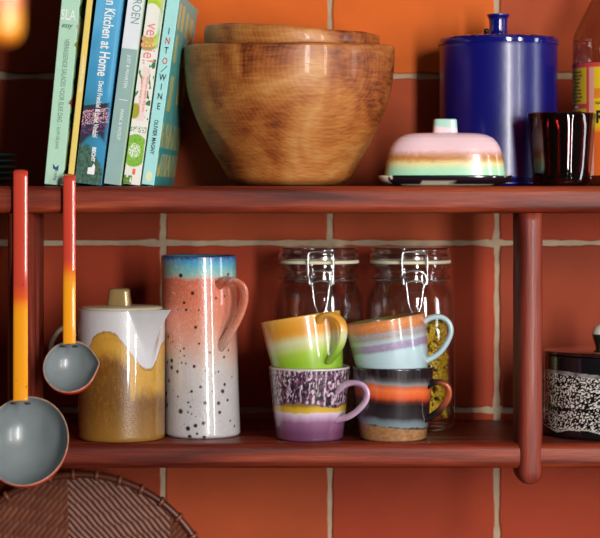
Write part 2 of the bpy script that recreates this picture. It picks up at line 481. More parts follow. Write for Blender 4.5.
put_text('Green Kitchen at Home', .0150, white, b, -t*.46, H(78), sx=.66, y=-.0005, offset=.00025, name='lettering', align='RIGHT')
put_text('David Frenkiel & Luise Vindahl', .0072, white, b, -t*.46, H(111), sx=.64, y=-.0005, offset=.00012, name='lettering')
put_text('BECHT', .0052, white, b, -t*.42, H(156), sx=.9, y=-.0005, offset=.0002, name='lettering')
patch(b, [(-t*.56, H(176)), (-t*.30, H(176)), (-t*.30, H(168)), (-t*.36, H(165)), (-t*.43, H(169)), (-t*.56, H(169.5))], white, y=-.0006, name='publisher_logo')
# book 4 : white over grey green
b, t = book(103.5, 120.7, 7.5, .252, 2.0, mat('grey_green_cover', '#8fb0ac', .5), label='book with a white upper and grey green lower spine right of the blue cookbook')
def gg(u, z):
    base = mixc(lin('#94b4b0'), lin('#e6eaf0'), ss(H(50)-.0006, H(50)+.0006, z))
    return mixc(base, lin('#c9e07a'), .8*ss(.93, .96, u))
spine_grid(b, t, .252, gg, pm, nx=30)
put_text('GROEN', .0125, mat('print_sage', '#7f9f9b', .5), b, -t*.44, H(9), sx=.76, y=-.0005, name='lettering')
put_text('JUST & MAARTEN', .0050, white, b, -t*.50, H(73), sx=.86, y=-.0005, name='lettering')
patch(b, [(-t*.75, H(101.6)), (-t*.25, H(101.6)), (-t*.25, H(101)), (-t*.75, H(101))], white, y=-.0005, name='printed_line')
put_text('MARK & WOUT', .0050, white, b, -t*.50, H(126), sx=.9, y=-.0005, name='lettering')
# book 5 : veggie
def veg(u, z):
    y = 186-z/1.006/1.006*1000
    base = lin('#eeece2')
    def ring(cx, cy, r0, r1, sy=1.0):
        d = sqrt(((u-cx)*19)**2+((y-cy)*sy)**2); return d, (ss(r0-1, r0, d)*(1-ss(r1-1, r1, d)))
    d, k = ring(.30, 22, 14, 23, .78); base = mixc(base, mixc(lin('#a6cf2a'), lin('#e3dc4a'), ss(14, 21, d)+.3*nz(u*5, y*.2, 1)), k)
    if d > 21 and d < 23.4: base = mixc(base, lin('#5f8f24'), .7)
    if u > .8 and y < 50: base = mixc(base, lin('#b4d8b0'), .6)
    d, k = ring(.42, 152, -1, 16, .95)
    n = nz(u*7, y*.45, 5)
    base = mixc(base, mixc(lin('#6fae32'), lin('#93c73e'), .5+n), k)
    if d < 7 and nz(u*14, y*.9, 2) > -.05: base = mixc(base, lin('#f2f4ea'), .9)
    if 60 < y < 120 and u > .62 and nz(u*5, y*.16, 11) > .08: base = lin('#2f7a44')
    if 60 < y < 100 and u < .30 and nz(u*5, y*.16, 21) > .2: base = lin('#3f8a4a')
    if 68 < y < 122 and .28 < u < .72: base = mixc(base, lin('#f4d6cf'), .8)
    d, k = ring(.12, 113, -1, 6, .7); base = mixc(base, lin('#a5a62a'), k)
    if 170 < y < 176 and .45 < u < .66: base = lin('#f0705c')
    if y > 177 and u < .5 and nz(u*6, y*.3, 31) > -.25: base = lin('#5d8a2c')
    if 128 < y < 134 and nz(u*12, y, 8) > .1: base = lin('#4f8a4f')
    return base
b, t = book(122.6, 139.4, 7.8, .25, 2.6, mat('ivory_cover', '#e9e6da', .5), label='white cookbook spine printed with green vegetables and a pink title')
spine_grid(b, t, .25, veg, pm, nx=60, nz_=420)
pk = mat('print_pink', '#f08a86', .5)
put_text('veggie!', .0175, pk, b, -t*.50, H(44), sx=.84, y=-.0005, name='lettering', spacing=1.0)
for k in (-1, 1): put_text('100 simpele recepten vol groente', .0030, pk, b, -t*.5+k*.0022, H(95), sx=.9, y=-.0005, name='lettering')
# book 6 : aqua
bA = mat('aqua_cover', '#a8e2e0', .42)
b, t = book(141.2, 153.8, 7.9, .1955, 2.5, bA, label='pale aqua wine book with yellow brush marks on its cover, rightmost of the row', depth=.185)
red = mat('print_red', '#cf4a58', .5); dk = mat('print_charcoal', '#24363c', .5); tl = mat('print_teal', '#3a9a98', .5)
for ch, y_, m_ in (('I', 32, dk), ('N', 42, red), ('T', 51.5, dk), ('O', 62, red), ('W', 78.5, dk), ('I', 88, dk), ('N', 97.5, dk), ('E', 107.5, dk)):
    put_text(ch, .0092, m_, b, -t*.48, H(y_), down=False, sx=.72, offset=.00012, name='lettering')
patch(b, [(-t*.70, H(72.5)), (-t*.66, H(73.5)), (-t*.22, H(67)), (-t*.26, H(66))], tl, name='printed_line')
put_text('OLIVIER MAGNY', .0056, dk, b, -t*.5, H(138), sx=.85, offset=.00012, name='lettering')
put_text('\u25cf', .001, dk, b, -t*.5, H(175), name='lettering') if False else None
patch(b, blob(-t*.5, H(177.5), .0032, .0052, 3, amp=.08), mat('print_cream', '#e4e6b4', .5), name='publisher_logo')
tealc = lin('#63b9b4'); yel = lin('#dbd37c'); dte = lin('#2c9a98')
def aqua(u, z):
    y = 186-z*1000/1.006
    base = tealc
    if y > 128: base = mixc(tealc, dte, .75)
    def bar(u0, u1, ya, yb, r=3, n=1):
        return u0 < u+.01*nz(y*.08, u*9, n) < u1 and ya < y < yb
    hit = bar(.06, .16, 0, 26) or bar(.22, .34, 0, 26) or bar(.46, .58, 4, 30) or bar(.68, .84, 6, 32)
    hit = hit or bar(.55, .72, 36, 60) or bar(.08, .2, 32, 60) or bar(.5, .62, 74, 100) or bar(.1, .25, 74, 110) or bar(.75, .9, 70, 100)
    if 122 < y < 147 or 153 < y < 176: hit = hit or (nz(u*26, y*.03, 4) > -.08)
    return mixc(base, yel, .82 if hit else 0)
spine_grid(b, t, .1955, aqua, pm, nx=60, nz_=200, name='cover_print', face='cover', depth=.185)

# ------------------------------------------------------------------ wooden bowls
def bowl_wood():
    m = mat('carved_wood', '#808080', .45, coat=.12)
    n = m.node_tree.nodes; l = m.node_tree.links; b = n['Principled BSDF']
    t = n.new('ShaderNodeTexCoord'); mp = n.new('ShaderNodeMapping'); l.new(t.outputs['Object'], mp.inputs[0])
    mp.inputs['Location'].default_value = (-.055, .12, -.135); mp.inputs['Scale'].default_value = (1, .6, 1.15)
    wv = n.new('ShaderNodeTexWave'); wv.wave_type = 'RINGS'; wv.rings_direction = 'SPHERICAL'; wv.inputs['Scale'].default_value = 75
    wv.inputs['Distortion'].default_value = 5; wv.inputs['Detail'].default_value = 3; wv.inputs['Detail Scale'].default_value = 1.1; l.new(mp.outputs[0], wv.inputs[0])
    ns = n.new('ShaderNodeTexNoise'); ns.inputs['Scale'].default_value = 15; ns.inputs['Detail'].default_value = 5; ns.inputs['Distortion'].default_value = .8; l.new(t.outputs['Object'], ns.inputs['Vector'])
    mp3 = n.new('ShaderNodeMapping'); mp3.inputs['Scale'].default_value = (50, 50, 330); l.new(t.outputs['Object'], mp3.inputs[0])
    fn = n.new('ShaderNodeTexNoise'); fn.inputs['Scale'].default_value = 1; fn.inputs['Detail'].default_value = 3; fn.inputs['Distortion'].default_value = .8; l.new(mp3.outputs[0], fn.inputs['Vector'])
    a = n.new('ShaderNodeMath'); a.operation = 'MULTIPLY_ADD'; a.inputs[1].default_value = .04; l.new(wv.outputs['Fac'], a.inputs[0])
    sub = n.new('ShaderNodeMath'); sub.operation = 'ADD'; sub.inputs[1].default_value = -.10; l.new(ns.outputs[0], sub.inputs[0]); l.new(sub.outputs[0], a.inputs[2])
    a2 = n.new('ShaderNodeMath'); a2.operation = 'MULTIPLY_ADD'; a2.inputs[1].default_value = .30; l.new(fn.outputs[0], a2.inputs[0]); l.new(a.outputs[0], a2.inputs[2])
    cr = n.new('ShaderNodeValToRGB'); l.new(a2.outputs[0], cr.inputs[0]); e = cr.color_ramp.elements; e.new(.5); e.new(.6)
    for i, (p, c) in enumerate(((.36, '#5a260e'), (.50, '#9c5222'), (.64, '#b87436'), (.84, '#d0985c'))): e[i].position = p; e[i].color = (*lin(c), 1)
    l.new(cr.outputs[0], b.inputs['Base Color'])
    bp = n.new('ShaderNodeBump'); bp.inputs['Strength'].default_value = .35; bp.inputs['Distance'].default_value = .001; l.new(fn.outputs[0], bp.inputs['Height']); l.new(bp.outputs[0], b.inputs['Normal'])
    return m
BW = bowl_wood()
Yb = .1035; k = (D+Yb)/D/1000
zrim = pz(45.5, Yb)-ZU-.001
def z_of(y): return pz(y, Yb)-pz(185.2, Yb)
outer = [(0, 0), (.044, 0), (.0525, .0012), (60*k, z_of(178)), (69*k, z_of(163)), (79.5*k, z_of(146)), (88.5*k, z_of(128)), (95.5*k, z_of(112)), (101*k, z_of(94)), (104*k, z_of(75)), (105.4*k, z_of(56)), (105*k, z_of(47))]
prof = smoothprof(outer[2:], 5); prof = [Vector(outer[0]), Vector(outer[1])]+prof
inn = [(103*k, z_of(45)), (100.3*k, z_of(47)), (99.5*k, z_of(60)), (97*k, z_of(80)), (92*k, z_of(100)), (83*k, z_of(125)), (70*k, z_of(150)), (50*k, z_of(166)), (20*k, z_of(170)), (0, z_of(170.5))]
prof += smoothprof(inn, 4)
def wob(a, r, z):
    q = 1+.006*nz(cos(a)*1.2, sin(a)*1.2, z*8)
    zz = z+(.0012*nz(cos(a)*2, sin(a)*2, 7)-.0045*max(0, -sin(a)))*ss(.08, .14, z)
    return (r*q*cos(a), r*q*sin(a), zz)
me = lathe(prof, 128, deform=wob)
bowl = link('wooden_bowl', me, BW, loc=(px(289.4, Yb), Yb, ZU+.0002))
tag(bowl, 'large round carved wooden bowl standing on the upper shelf, holding a smaller bowl', 'bowl', 'nested wooden bowls')
Rr = 88*k
ins = [(0, 0), (.04, .001), (.062, .018), (.076, .045), (Rr*.95, .075), (Rr, .098), (Rr*.995, .106)]
pr = smoothprof(ins, 6)+smoothprof([(Rr*.985, .109), (Rr*.95, .109), (Rr*.92, .104), (Rr*.87, .08), (.068, .05), (.05, .025), (0, .012)], 5)
me = lathe(pr, 96, deform=lambda a, r, z: (r*(1+.012*nz(cos(a), sin(a), 5))*cos(a), r*sin(a), z+.0016*nz(cos(a)*1.7, sin(a)*1.7, 9)*ss(.05, .1, z)))
b2 = link('wooden_bowl', me, BW, loc=(px(286, Yb), Yb, ZU+z_of(45)-.0935), )
b2.rotation_euler = (R(.8), R(3.6), 0)
tag(b2, 'smaller wooden bowl nested inside the large one, only its rim showing', 'bowl', 'nested wooden bowls')

# ------------------------------------------------------------------ butter dish
Yd = .043; dish = empty('butter_dish', (px(445, Yd), Yd, ZU+.0002), 'butter dish with pastel pink and mint lid on a black plate', 'butter dish')
q = (D+Yd)/D/1000
gl = mat('glaze_black', '#15131a', .12, coat=.5)
def platecol(p):
    c = lin('#17141a')
    cr = lin('#e9dcc8')
    n = nz(p[0]*60, p[1]*60, 3)
    if p[2] < .0016 and abs(p[0]) < .045: return mixc(cr, c, .15)
    if p[0] < -.055 and n > -.3: return cr
    if p[2] > .0098 and n > .3: return cr
    if p[2] < .0048 and abs(p[0]+.012) < .014 and p[1] < -.02: return mixc(cr, c, .1)
    return c
L = [(.052, .024, 0), (.056, .027, .0008), (.060, .029, .0022), (.064, .032, .0038), (.0672, .0352, .0058), (.0680, .0360, .0080), (.0686, .0364, .0098), (.0676, .0358, .0106), (.064, .033, .0098), (.060, .030, .0085)]
link('plate', layers(L, 160, 3.4, platecol), mat('plate_glaze', '#ffffff', .15, attr='glaze', coat=.5), dish)
c_pink = lin('#eec6cc'); c_br = lin('#b9743c'); c_yl = lin('#e6d79a'); c_mint = lin('#a6dcb6')
def lidcol(p):
    z = p[2]+.0012*nz(p[0]*40, p[1]*40, 2)
    s = nz(p[0]*600, p[1]*600, p[2]*600)*.0022
    c = stops([(.0085, lin('#d8ead0')), (.0105, c_mint), (.0155, c_mint), (.0225, c_yl), (.0255, lin('#cf9c5a')), (.0285, c_br), (.0315, lin('#cf9478')), (.0365, c_pink), (.06, lin('#efcad2'))], z+s)
    return c
LL = []
for (hw, y) in ((60.3, 177.2), (60.3, 175.5), (59.6, 170), (58.6, 163), (57, 155), (54.8, 148), (51.8, 142.5), (47.5, 138), (42, 135.2), (35, 133.6), (24, 133), (8, 132.8)):
    d = (59.5-hw); LL.append((hw*q, max(.004, .0315-d*q*.95*.62), pz(y, Yd)-ZU-.0002))
LL = densify(LL, .0012)
lid = link('cover', layers([tuple(x) for x in LL], 160, 3.6, lidcol), mat('pastel_glaze', '#ffffff', .22, attr='glaze', coat=.3), dish)
zk = pz(134.2, Yd)-ZU
KN = densify([(14*q, .0105, zk-.001), (12.4*q, .0099, zk+.002), (11.8*q, .0098, zk+.010), (11.6*q, .0098, zk+.0135), (11.2*q, .0098, zk+.0148), (10*q, .008, zk+.0154), (2*q, .002, zk+.0155)], .001)
kn = link('knob', layers([tuple(x) for x in KN], 48, 5, lambda p: mixc(lin('#efcdd2'), lin('#a9d2c0'), ss(zk+.0055, zk+.0075, p[2]+.1*p[0]))), mat('knob_glaze', '#ffffff', .22, attr='glaze', coat=.3), lid)
kn['label'] = 'mint and pink knob'

# ------------------------------------------------------------------ blue enamel canister
Yc = .1435; q = (D+Yc)/D/1000; CX = px(498.3, Yc)
can = empty('enamel_canister', (CX, Yc, ZU+.0002), 'tall cobalt blue enamel canister with knobbed lid behind the butter dish', 'canister')
bm_ = mat('cobalt_enamel', '#10106a', .3, coat=.08, bump=.5, bscale=28, var=.12, vscale=14)
zt = pz(42.5, Yc)-ZU
rr = 58.8*q
link('body', lathe([(0, 0), (rr*.96, 0), (rr*.99, .0015), (rr, .005)]+[(rr*(1+.0015*sin(i)), .005+(zt-.007)*i/24) for i in range(25)]+[(rr*.985, zt), (rr*.97, zt-.004), (rr*.965, .004), (0, .003)], 96), bm_, can)
rl = 60*q
bl = mat('cobalt_lid', '#12126a', .12, coat=.6, bump=.3, bscale=60)
ldp = smoothprof([(rl, zt-.0035), (rl*1.004, zt-.001), (rl*1.0, zt+.0015), (rl*.965, zt+.0038), (rl*.8, zt+.0052), (rl*.55, zt+.0075), (rl*.3, zt+.0098), (.012, zt+.0112), (0, zt+.0114)], 5)
lidc = link('lid', lathe([Vector((rl*.988, zt-.0035))]+ldp, 128, deform=lambda a, r, z: (r*cos(a), r*sin(a), z+.0011*nz(cos(a)*5, sin(a)*5, 2)*ss(.03, .06, r))), bl, can)
lidc['label'] = 'slightly domed blue lid with chipped rim'
z0 = zt+.0105
link('knob', lathe(smoothprof([(.0104, z0-.002), (.0098, z0+.003), (.0098, z0+.010), (.0102, z0+.0145), (.0118, z0+.0172), (.0122, z0+.0188), (.0112, z0+.0196), (.004, z0+.0192), (0, z0+.019)], 4), 40), bl, lidc)
# dark chips on the lid rim
cm = mat('chip_dark', '#0e0c12', .5)
mes = []
for a, s in ((-95, .0022), (-118, .003), (-72, .002), (-60, .0028), (-48, .0018), (-35, .0025), (-140, .002), (-82, .0014)):
    bmx = bmesh.new(); bmesh.ops.create_icosphere(bmx, subdivisions=2, radius=s)
    for vv in bmx.verts: vv.co = Vector((vv.co.x*1.5, vv.co.y, vv.co.z*.4))+Vector((rl*.975*cos(R(a)), rl*.975*sin(R(a)), zt+.0030))
    m_ = bpy.data.meshes.new('c'); bmx.to_mesh(m_); bmx.free(); mes.append(m_)
link('rim_chips', bm_me(join(mes)), cm, lidc)
bmx = bmesh.new(); bmesh.ops.create_icosphere(bmx, subdivisions=2, radius=.0032)
for vv in bmx.verts: vv.co = Vector((vv.co.x, vv.co.y, vv.co.z*.9))+Vector((-.0145, -.02, zt+.0105))
link('rivet', bm_me(bmx), cm, lidc)

# ------------------------------------------------------------------ dark red tumbler
Yt = .041; q = (D+Yt)/D/1000; ht = pz(113.5, Yt)-ZU
tg = thin_glass('ruby_glass', (.46, .11, .11), .04, 1.8, .35)
rt, rb = 34.2*q, 28.3*q
def fac(a, r, z): s = 1+.012*cos(a*9+.3)*ss(.0, .02, z)*(1-ss(ht-.012, ht-.002, z)); return (r*s*cos(a), r*s*sin(a), z)
pr = [(0, 0), (rb*.9, 0), (rb, .002)]+[(rb+(rt-rb)*i/16, .002+(ht-.003)*i/16) for i in range(1, 17)]+[(rt-.0008, ht), (rt-.0022, ht-.0006)]+[(rt-.0025+(rb-rt)*i/14, ht-.002-(ht-.012)*i/14) for i in range(1, 15)]+[(rb*.6, .0085), (0, .0085)]
tm = lathe(pr, 108, deform=fac)
tum = link('glass_tumbler', tm, tg, loc=(px(561.3, Yt), Yt, ZU+.0003))
tag(tum, 'dark ruby red glass tumbler standing before the clear bottle', 'glass')

# ------------------------------------------------------------------ clear bottle with printed label
Yv = .122; q = (D+Yv)/D/1000; Rv = .0485; VX = px(573, Yv)+Rv
bot = empty('glass_bottle', (VX, Yv, ZU+.0003), 'clear glass bottle with a yellow and red label at the right frame edge', 'bottle')
zs = pz(45, Yv)-ZU
cg = thin_glass('clear_glass', (.86, .80, .74), .03, 1.3, .45)
pr = [(0, .003), (Rv*.7, .002), (Rv*.92, .0), (Rv, .006)]+[(Rv, .006+(zs-.006)*i/10) for i in range(1, 11)]+smoothprof([(Rv, zs), (Rv*.97, zs+.010), (Rv*.78, zs+.030), (Rv*.52, zs+.055), (Rv*.38, zs+.075), (Rv*.34, zs+.1), (Rv*.36, zs+.112)], 5)
link('body', lathe(pr, 80), cg, bot)
link('screw_cap', lathe([(Rv*.30, zs+.1), (Rv*.40, zs+.1), (Rv*.41, zs+.102), (Rv*.41, zs+.121), (Rv*.38, zs+.1235), (0, zs+.1235)], 48), mat('cap_yellow', '#e8c12e', .4), bot)
link('label_sheet', None, None) if False else None
zla, zlb = pz(176, Yv)-ZU, pz(65, Yv)-ZU
def labcol(a, z):
    # a: arc angle in degrees from the left silhouette, z height
    y = PY-(z+ZU-ZC)*1000/((D+Yv)/D)
    redc = lin('#dc4a44'); yc = lin('#f0c81c'); pc = lin('#f0a898'); oc = lin('#ee8a22')
    if y < 69.5: return redc
    if a < 38:
        if 105 < y < 110: return redc
        return yc
    if a < 42: return redc
    if a < 50: return pc
    if y < 90: return yc
    if y < 100: return oc
    if y < 134: return mixc(yc, oc, ss(126, 134, y))
    return lin('#e86a24')
v = []; f = []; cols = []; NA, NZ = 180, 90
for s_ in (0, 1):
    for j in range(NZ+1):
        for i in range(NA+1):
            a = -16+192*i/NA; th = R(180+a); rr_ = Rv+.0005-.0003*s_; z = zla+(zlb-zla)*j/NZ
            v.append((rr_*cos(th), rr_*sin(th), z)); cols.append(labcol(a, z))
W_ = NA+1; M = W_*(NZ+1)
for s_ in (0, 1):
    for j in range(NZ):
        for i in range(NA):
            qd = (s_*M+j*W_+i, s_*M+j*W_+i+1, s_*M+(j+1)*W_+i+1, s_*M+(j+1)*W_+i); f.append(qd if s_ == 0 else tuple(reversed(qd)))
lab = link('paper_label', me_from('label', v, f, cols), mat('label_paper', '#ffffff', .45, attr='glaze'), bot)
def wrap_text(body, size, m, adeg, z, **k):
    me = text_mesh(body, size, ext=.00004, **k)
    for vv in me.vertices:
        th = R(180+adeg)+vv.co.x/Rv; r_ = Rv+.0009+vv.co.z
        vv.co = (r_*cos(th), r_*sin(th), z+vv.co.y)
    me.materials.clear(); return link('lettering', me, m, lab, smooth=False)
lines = ['with the dark', 'mother in a full', 'glass bottle', 'for liquid', 'and juice.', 'add it to your', 'diet from the', 'day or be used', 'in any salad']
for i, tx in enumerate(lines): wrap_text(tx, .0033, black, 19, pz(73.5+3.55*i, Yv)-ZU, sx=1.0)
wrap_text('enjoy', .0042, white, 17, pz(107.6, Yv)-ZU, offset=.0001)
for i, tx in enumerate(['one or more', 'to drink daily', 'with water']): wrap_text(tx, .0033, black, 19, pz(112.5+3.6*i, Yv)-ZU)
wrap_text('RAW', .0175, black, 52.5, pz(119, Yv)-ZU, offset=.0006, sx=.85, align='LEFT')
wrap_text('NATURAL', .0050, black, 52, pz(105, Yv)-ZU, sx=.9, align='LEFT')

# ------------------------------------------------------------------ stack of small black dishes, left end
dm = mat('black_stoneware', '#15201e', .28, coat=.3)
dx, dyv = px(-42, .07), .07
names = ['lowest', 'second lowest', 'middle', 'second highest', 'topmost']
me0 = lathe([(0, 0), (.036, 0), (.040, .0012), (.052, .0042), (.0585, .0060), (.0600, .0070), (.0598, .0080), (.058, .0084), (.050, .0060), (.038, .0034), (0, .0034)], 72)
base = None
for i in range(5):
    if i == 0: o = link('small_dish', me0, dm)
    else: o = base.copy(); COL.objects.link(o)
    if i == 0: base = o
    o.location = (dx+(.0006, -.001, .0012, -.0004, .0008)[i], dyv, ZU+.0003+i*.0062)
    tag(o, 'black dish, %s of the stack at the upper shelf\'s left end' % names[i], 'dish', 'stacked black dishes')

# ------------------------------------------------------------------ teapot
Yp = .0490; q = (D+Yp)/D/1000; TX = px(121.5, Yp)
pot = empty('coffee_pot', (TX, Yp, ZL+.0002), 'cylindrical lidded coffee pot with white drip over golden brown glaze', 'coffee pot')
hp = pz(308.5, Yp)-ZL
wht = lin('#cac7ca'); gold = lin('#c39338'); brn = lin('#70491c'); olive = lin('#8b7434')
AZ = R(-44)    # direction of the spout
SH = .062
def potcol_at(x, z, y=-1):
    y_img = (hp-z)/q+308.5    # image row
    xi = x/q+121.5            # image column
    w1 = .5*nz(x*120, z*120, 3)
    # boundary row between white glaze (above) and gold (below)
    if y < 0:
        bnd = stops([(78, (382,)*3), (84, (368,)*3), (90, (350,)*3), (97, (335,)*3), (104, (329.5,)*3), (112, (328,)*3), (120, (331,)*3), (128, (341,)*3), (136, (352,)*3), (143, (362,)*3), (149, (366.5,)*3), (154, (366,)*3), (158, (358,)*3), (162, (344,)*3), (166, (338,)*3)], xi)[0]
        core = 350+((xi-110)/22)**2*12 if xi < 134 else (388+(xi-150)**2*.02)
    else:
        bnd = 345+14*sin(xi*.14); core = bnd+24
    bnd += w1
    if y_img < bnd: return mixc(lin('#b9b3ae'), wht, ss(307, 313, y_img)*.9+.1)
    sp_ = .32*nz(x*900, y*0, z*900)+.2*nz(x*350, 0, z*120)
    g_ = mixc(gold, brn, ss(core-8, core+12, y_img)+sp_)
    g_ = mixc(g_, lin('#946a2a'), ss(395, 436, y_img)*.7)
    if y_img < bnd+2.0: g_ = mixc(g_, lin('#7f5c30'), .6)
    return g_
def potcol(a, z, r, x, y): return potcol_at(x, z, y) if r > .0405*1 else lin('#8a6a3c')
R0 = 43.4*q
def spoutdef(a, r, z):
    x, y = r*cos(a), r*sin(a)
    if r > R0*.86 and z > hp-SH:
        t = (z-(hp-SH))/SH
        wd = .05+.50*t
        da = abs((a-AZ+pi) % (2*pi)-pi)
        if da < wd:
            k_ = (1-da/wd)
            k_ = k_**1.15*(.0275*t**2.2+.0035*t)
            x += cos(AZ)*k_; y += sin(AZ)*k_
            z += .0015*t**4*(1-da/wd)
    return (x, y, z)
pr = [(0, .001), (R0*.9, .0005), (R0*.95, 0), (R0*.99, .0012), (R0, .004)]+[(R0*(1+.006*i/90), .004+(hp-.0055)*i/90) for i in range(1, 91)]+[(R0*1.004, hp-.0006), (R0*.99, hp), (R0*.965, hp-.0006)]+[(R0*.955, hp-.003-(hp-.012)*i/30) for i in range(31)]+[(R0*.8, .006), (0, .006)]
pbody = link('body', lathe(pr, 300, potcol, spoutdef), mat('drip_glaze', '#ffffff', .3, attr='glaze', coat=1.0, bump=.3, bscale=700), pot)
brass = mat('bronze_glaze', '#8f7446', .28, metal=.25, coat=.5, bump=.15, bscale=500)
lidp = link('lid', lathe([(0, hp-.004), (R0*.93, hp-.004), (R0*.945, hp-.001), (R0*.94, hp+.0012), (R0*.90, hp+.0024), (R0*.4, hp+.0034), (0, hp+.0036)], 96), mat('lid_glaze', '#c4b79c', .22, coat=.4), pot)
zk = hp+.0030
KK = densify([(12.8*q, .0115, zk-.001), (12.2*q, .011, zk+.001), (10.8*q, .0098, zk+.011), (10.6*q, .0096, zk+.0145), (9.8*q, .0088, zk+.0168), (7.5*q, .007, zk+.0177), (2*q, .002, zk+.0178)], .0015)
ko = link('knob', layers([tuple(x) for x in KK], 48, 4.5), brass, lidp, loc=(-.0022, 0, 0))
# loop handle on the left
yh = 0
hc = [(-R0+.002, 0, hp-sc(30, Yp)), (-R0-.010, -.002, hp-sc(19, Yp)), (-R0-.021, -.004, hp-sc(24, Yp)), (-R0-.0275, -.005, hp-sc(38, Yp)), (-R0-.024, -.004, hp-sc(56, Yp)), (-R0-.013, -.002, hp-sc(70, Yp)), (-R0+.002, 0, hp-sc(76, Yp))]
link('handle', sweep(catmull(hc, 8), (.0072, .0030), side=(0, 1, 0), seg=16), mat('handle_glaze', '#6d6152', .2, coat=.5), pot)

# ------------------------------------------------------------------ tall jug
Yj = .077; q = (D+Yj)/D/1000; JX = px(202.5, Yj)
jug = empty('jug', (JX, Yj, ZL+.0002), 'tall speckled jug fading from blue rim through coral to white', 'jug')
hj = pz(255.5, Yj)-ZL
def jrow(z): return 255.5+(hj-z)/q
rj = random.Random(11)
dots = []
Rj = 37.6*q
for (x_, y_, s_) in ((172.8, 358.7, 1.7), (168, 361, 1.3), (172.8, 365.5, 1.7), (179, 369, 1.4), (170, 379, 1.5), (196, 363.5, 1.3), (208, 367.5, 1.1), (225.5, 355, 1.1), (167, 392, 1.9), (168, 403.5, 1.8), (193.5, 388, 1.2), (207, 399, 1.5), (226, 382, 1.3), (224, 388.5, 1.7), (220, 400, 1.5), (228.7, 397.7, 1.2), (182.5, 408, 2.1), (221, 409, 1.4), (190, 424.5, 1.9), (197.5, 421.5, 1.6), (205.3, 419, 1.5), (206, 433, 1.5), (191.7, 432.5, 1.7), (199, 429.5, 1.1), (179.6, 393.6, .9), (190, 399, .9), (192.5, 403, .8), (190, 408.5, .8), (193.5, 410, .7), (183.3, 360, .9), (187.5, 360.7, .8), (202, 383.5, .9), (203, 383.5, .8), (231, 418, .9), (235, 424, 1), (199, 436.7, 1.1), (171, 434, .8), (182.7, 274.3, 1.7), (229, 273.7, 1.3), (164, 271, 1.0), (194.5, 291.5, 1.5), (186, 301, 1.2), (188, 308, 1.2), (200.7, 308, .8), (179, 308, .8), (217.6, 296.5, 1.1), (226, 295, 1.0), (197.5, 325, 1.3), (169, 335.5, 1.3), (201, 341, 1.0), (174, 340, .8), (185.6, 346, 1), (211.6, 349.7, 1.1), (229.6, 348.5, 1), (186, 353, .8), (182, 349, .8), (233, 375, .8), (220, 369, .8), (214, 388, .6), (175, 388, .6)):
    x = (x_-202.5+(4*(438-y_)/182)*0)*q
    x += .0  # columns measured on the leaning jug
    lean = -.004*((hj-(y_-255.5)*q)/hj)
    xx = max(-Rj*.985, min(Rj*.985, x-lean))
    dots.append((math.atan2(-sqrt(max(0, Rj*Rj-xx*xx)), xx), hj-(y_-255.5)*q, s_*q*1.15))
for i in range(150):
    a = rj.uniform(0, 2*pi); z = rj.uniform(0, hj)**1.0
    if rj.random() < z/hj*.8: continue
    dots.append((a, z, rj.choice((.35, .45, .55, .5))*.001 if sin(a) < 0 else rj.uniform(.4, 1.5)*.001))
def jugcol(a, z, r, x, y):
    if r < Rj*.955: return lin('#3d6f7a') if z > hj-.02 else lin('#c9c2bc')
    w_ = nz(cos(a)*2, sin(a)*2, z*12)
    yy = jrow(z)
    f1 = nz(x*260, y*260, z*260)
    c = stops([(255, lin('#1b2c46')), (257.2, lin('#24528a')), (259.5, lin('#2f83b4')), (265, lin('#55a2b8')), (272, lin('#7fb3ae')), (276.5, lin('#a8a494')), (279, lin('#c96448')), (300, lin('#cf6f52')), (322, lin('#d08064')), (338, lin('#cc9480')), (352, lin('#c8aaa0')), (364, lin('#c0b8b6')), (440, lin('#b6b4b8'))], yy+3.0*w_*ss(262, 280, yy)+1.2*f1+.8*nz(a*14, z*20, 4)*(1 if yy < 280 else 0)+ss(322, 340, yy)*14*nz(cos(a)*1.5, sin(a)*1.5, z*10))
    if yy < 275: c = mixc(c, lin('#8a9a70'), .55*ss(.1, 1, -cos(a))*ss(258, 262, yy))
    k_ = .10*nz(x*700, y*700, z*700)
    c = mixc(c, lin('#f0e6e0'), max(0, k_+.06*nz(x*300, y*300, z*300)) * 2.2)
    return c
def jugcol2(a, z, r, x, y):
    c = jugcol(a, z, r, x, y)
    if r >= Rj*.955:
        for (da, dz, s_) in dots_near(z):
            dd = abs((a-da+pi) % (2*pi)-pi)*Rj
            if dd < s_*2 and abs(z-dz) < s_*2:
                d = sqrt(dd*dd+(z-dz)**2)
                if d < s_*1.35: c = mixc(lin('#2a1f1a'), c, ss(s_*.75, s_*1.35, d))
    return c
_dc = {}
def dots_near(z):
    k_ = round(z, 5)
    if k_ not in _dc: _dc[k_] = [d for d in dots if abs(d[1]-z) < d[2]*2]
    return _dc[k_]
def lean(a, r, z): return (r*cos(a)-.004*z/hj, r*sin(a), z+.0006*nz(cos(a)*3, sin(a)*3, 1)*(z > hj-.003))
pr = [(0, .001), (Rj*.92, .0004), (Rj*.97, 0), (Rj*1.0, .002)]+[(Rj*(1.008-.03*sin(pi*min(1, i/200*1.1))*.6-.012*(i/200)), .002+(hj-.0035)*i/200) for i in range(1, 201)]+[(Rj*.99, hj-.0005), (Rj*.97, hj), (Rj*.95, hj-.0012)]+[(Rj*.935, hj-.004-(hj-.012)*i/30) for i in range(31)]+[(0, .006)]
gj = mat('speckle_glaze', '#ffffff', .3, attr='glaze', coat=.8, bump=.3, bscale=420)
link('body', lathe(pr, 400, jugcol2, lean), gj, jug)
def J(x_, y_, d): return ((x_-202.5)*q, d, hj-(y_-255.5)*q)
hp_ = catmull([J(219, 284, -.031), J(226, 280, -.040), J(236, 279.5, -.046), J(244, 285, -.048), J(245.5, 297, -.047), J(241.5, 311, -.045), J(234.5, 325, -.042), J(226.5, 338, -.037), J(221, 346, -.030)], 8)
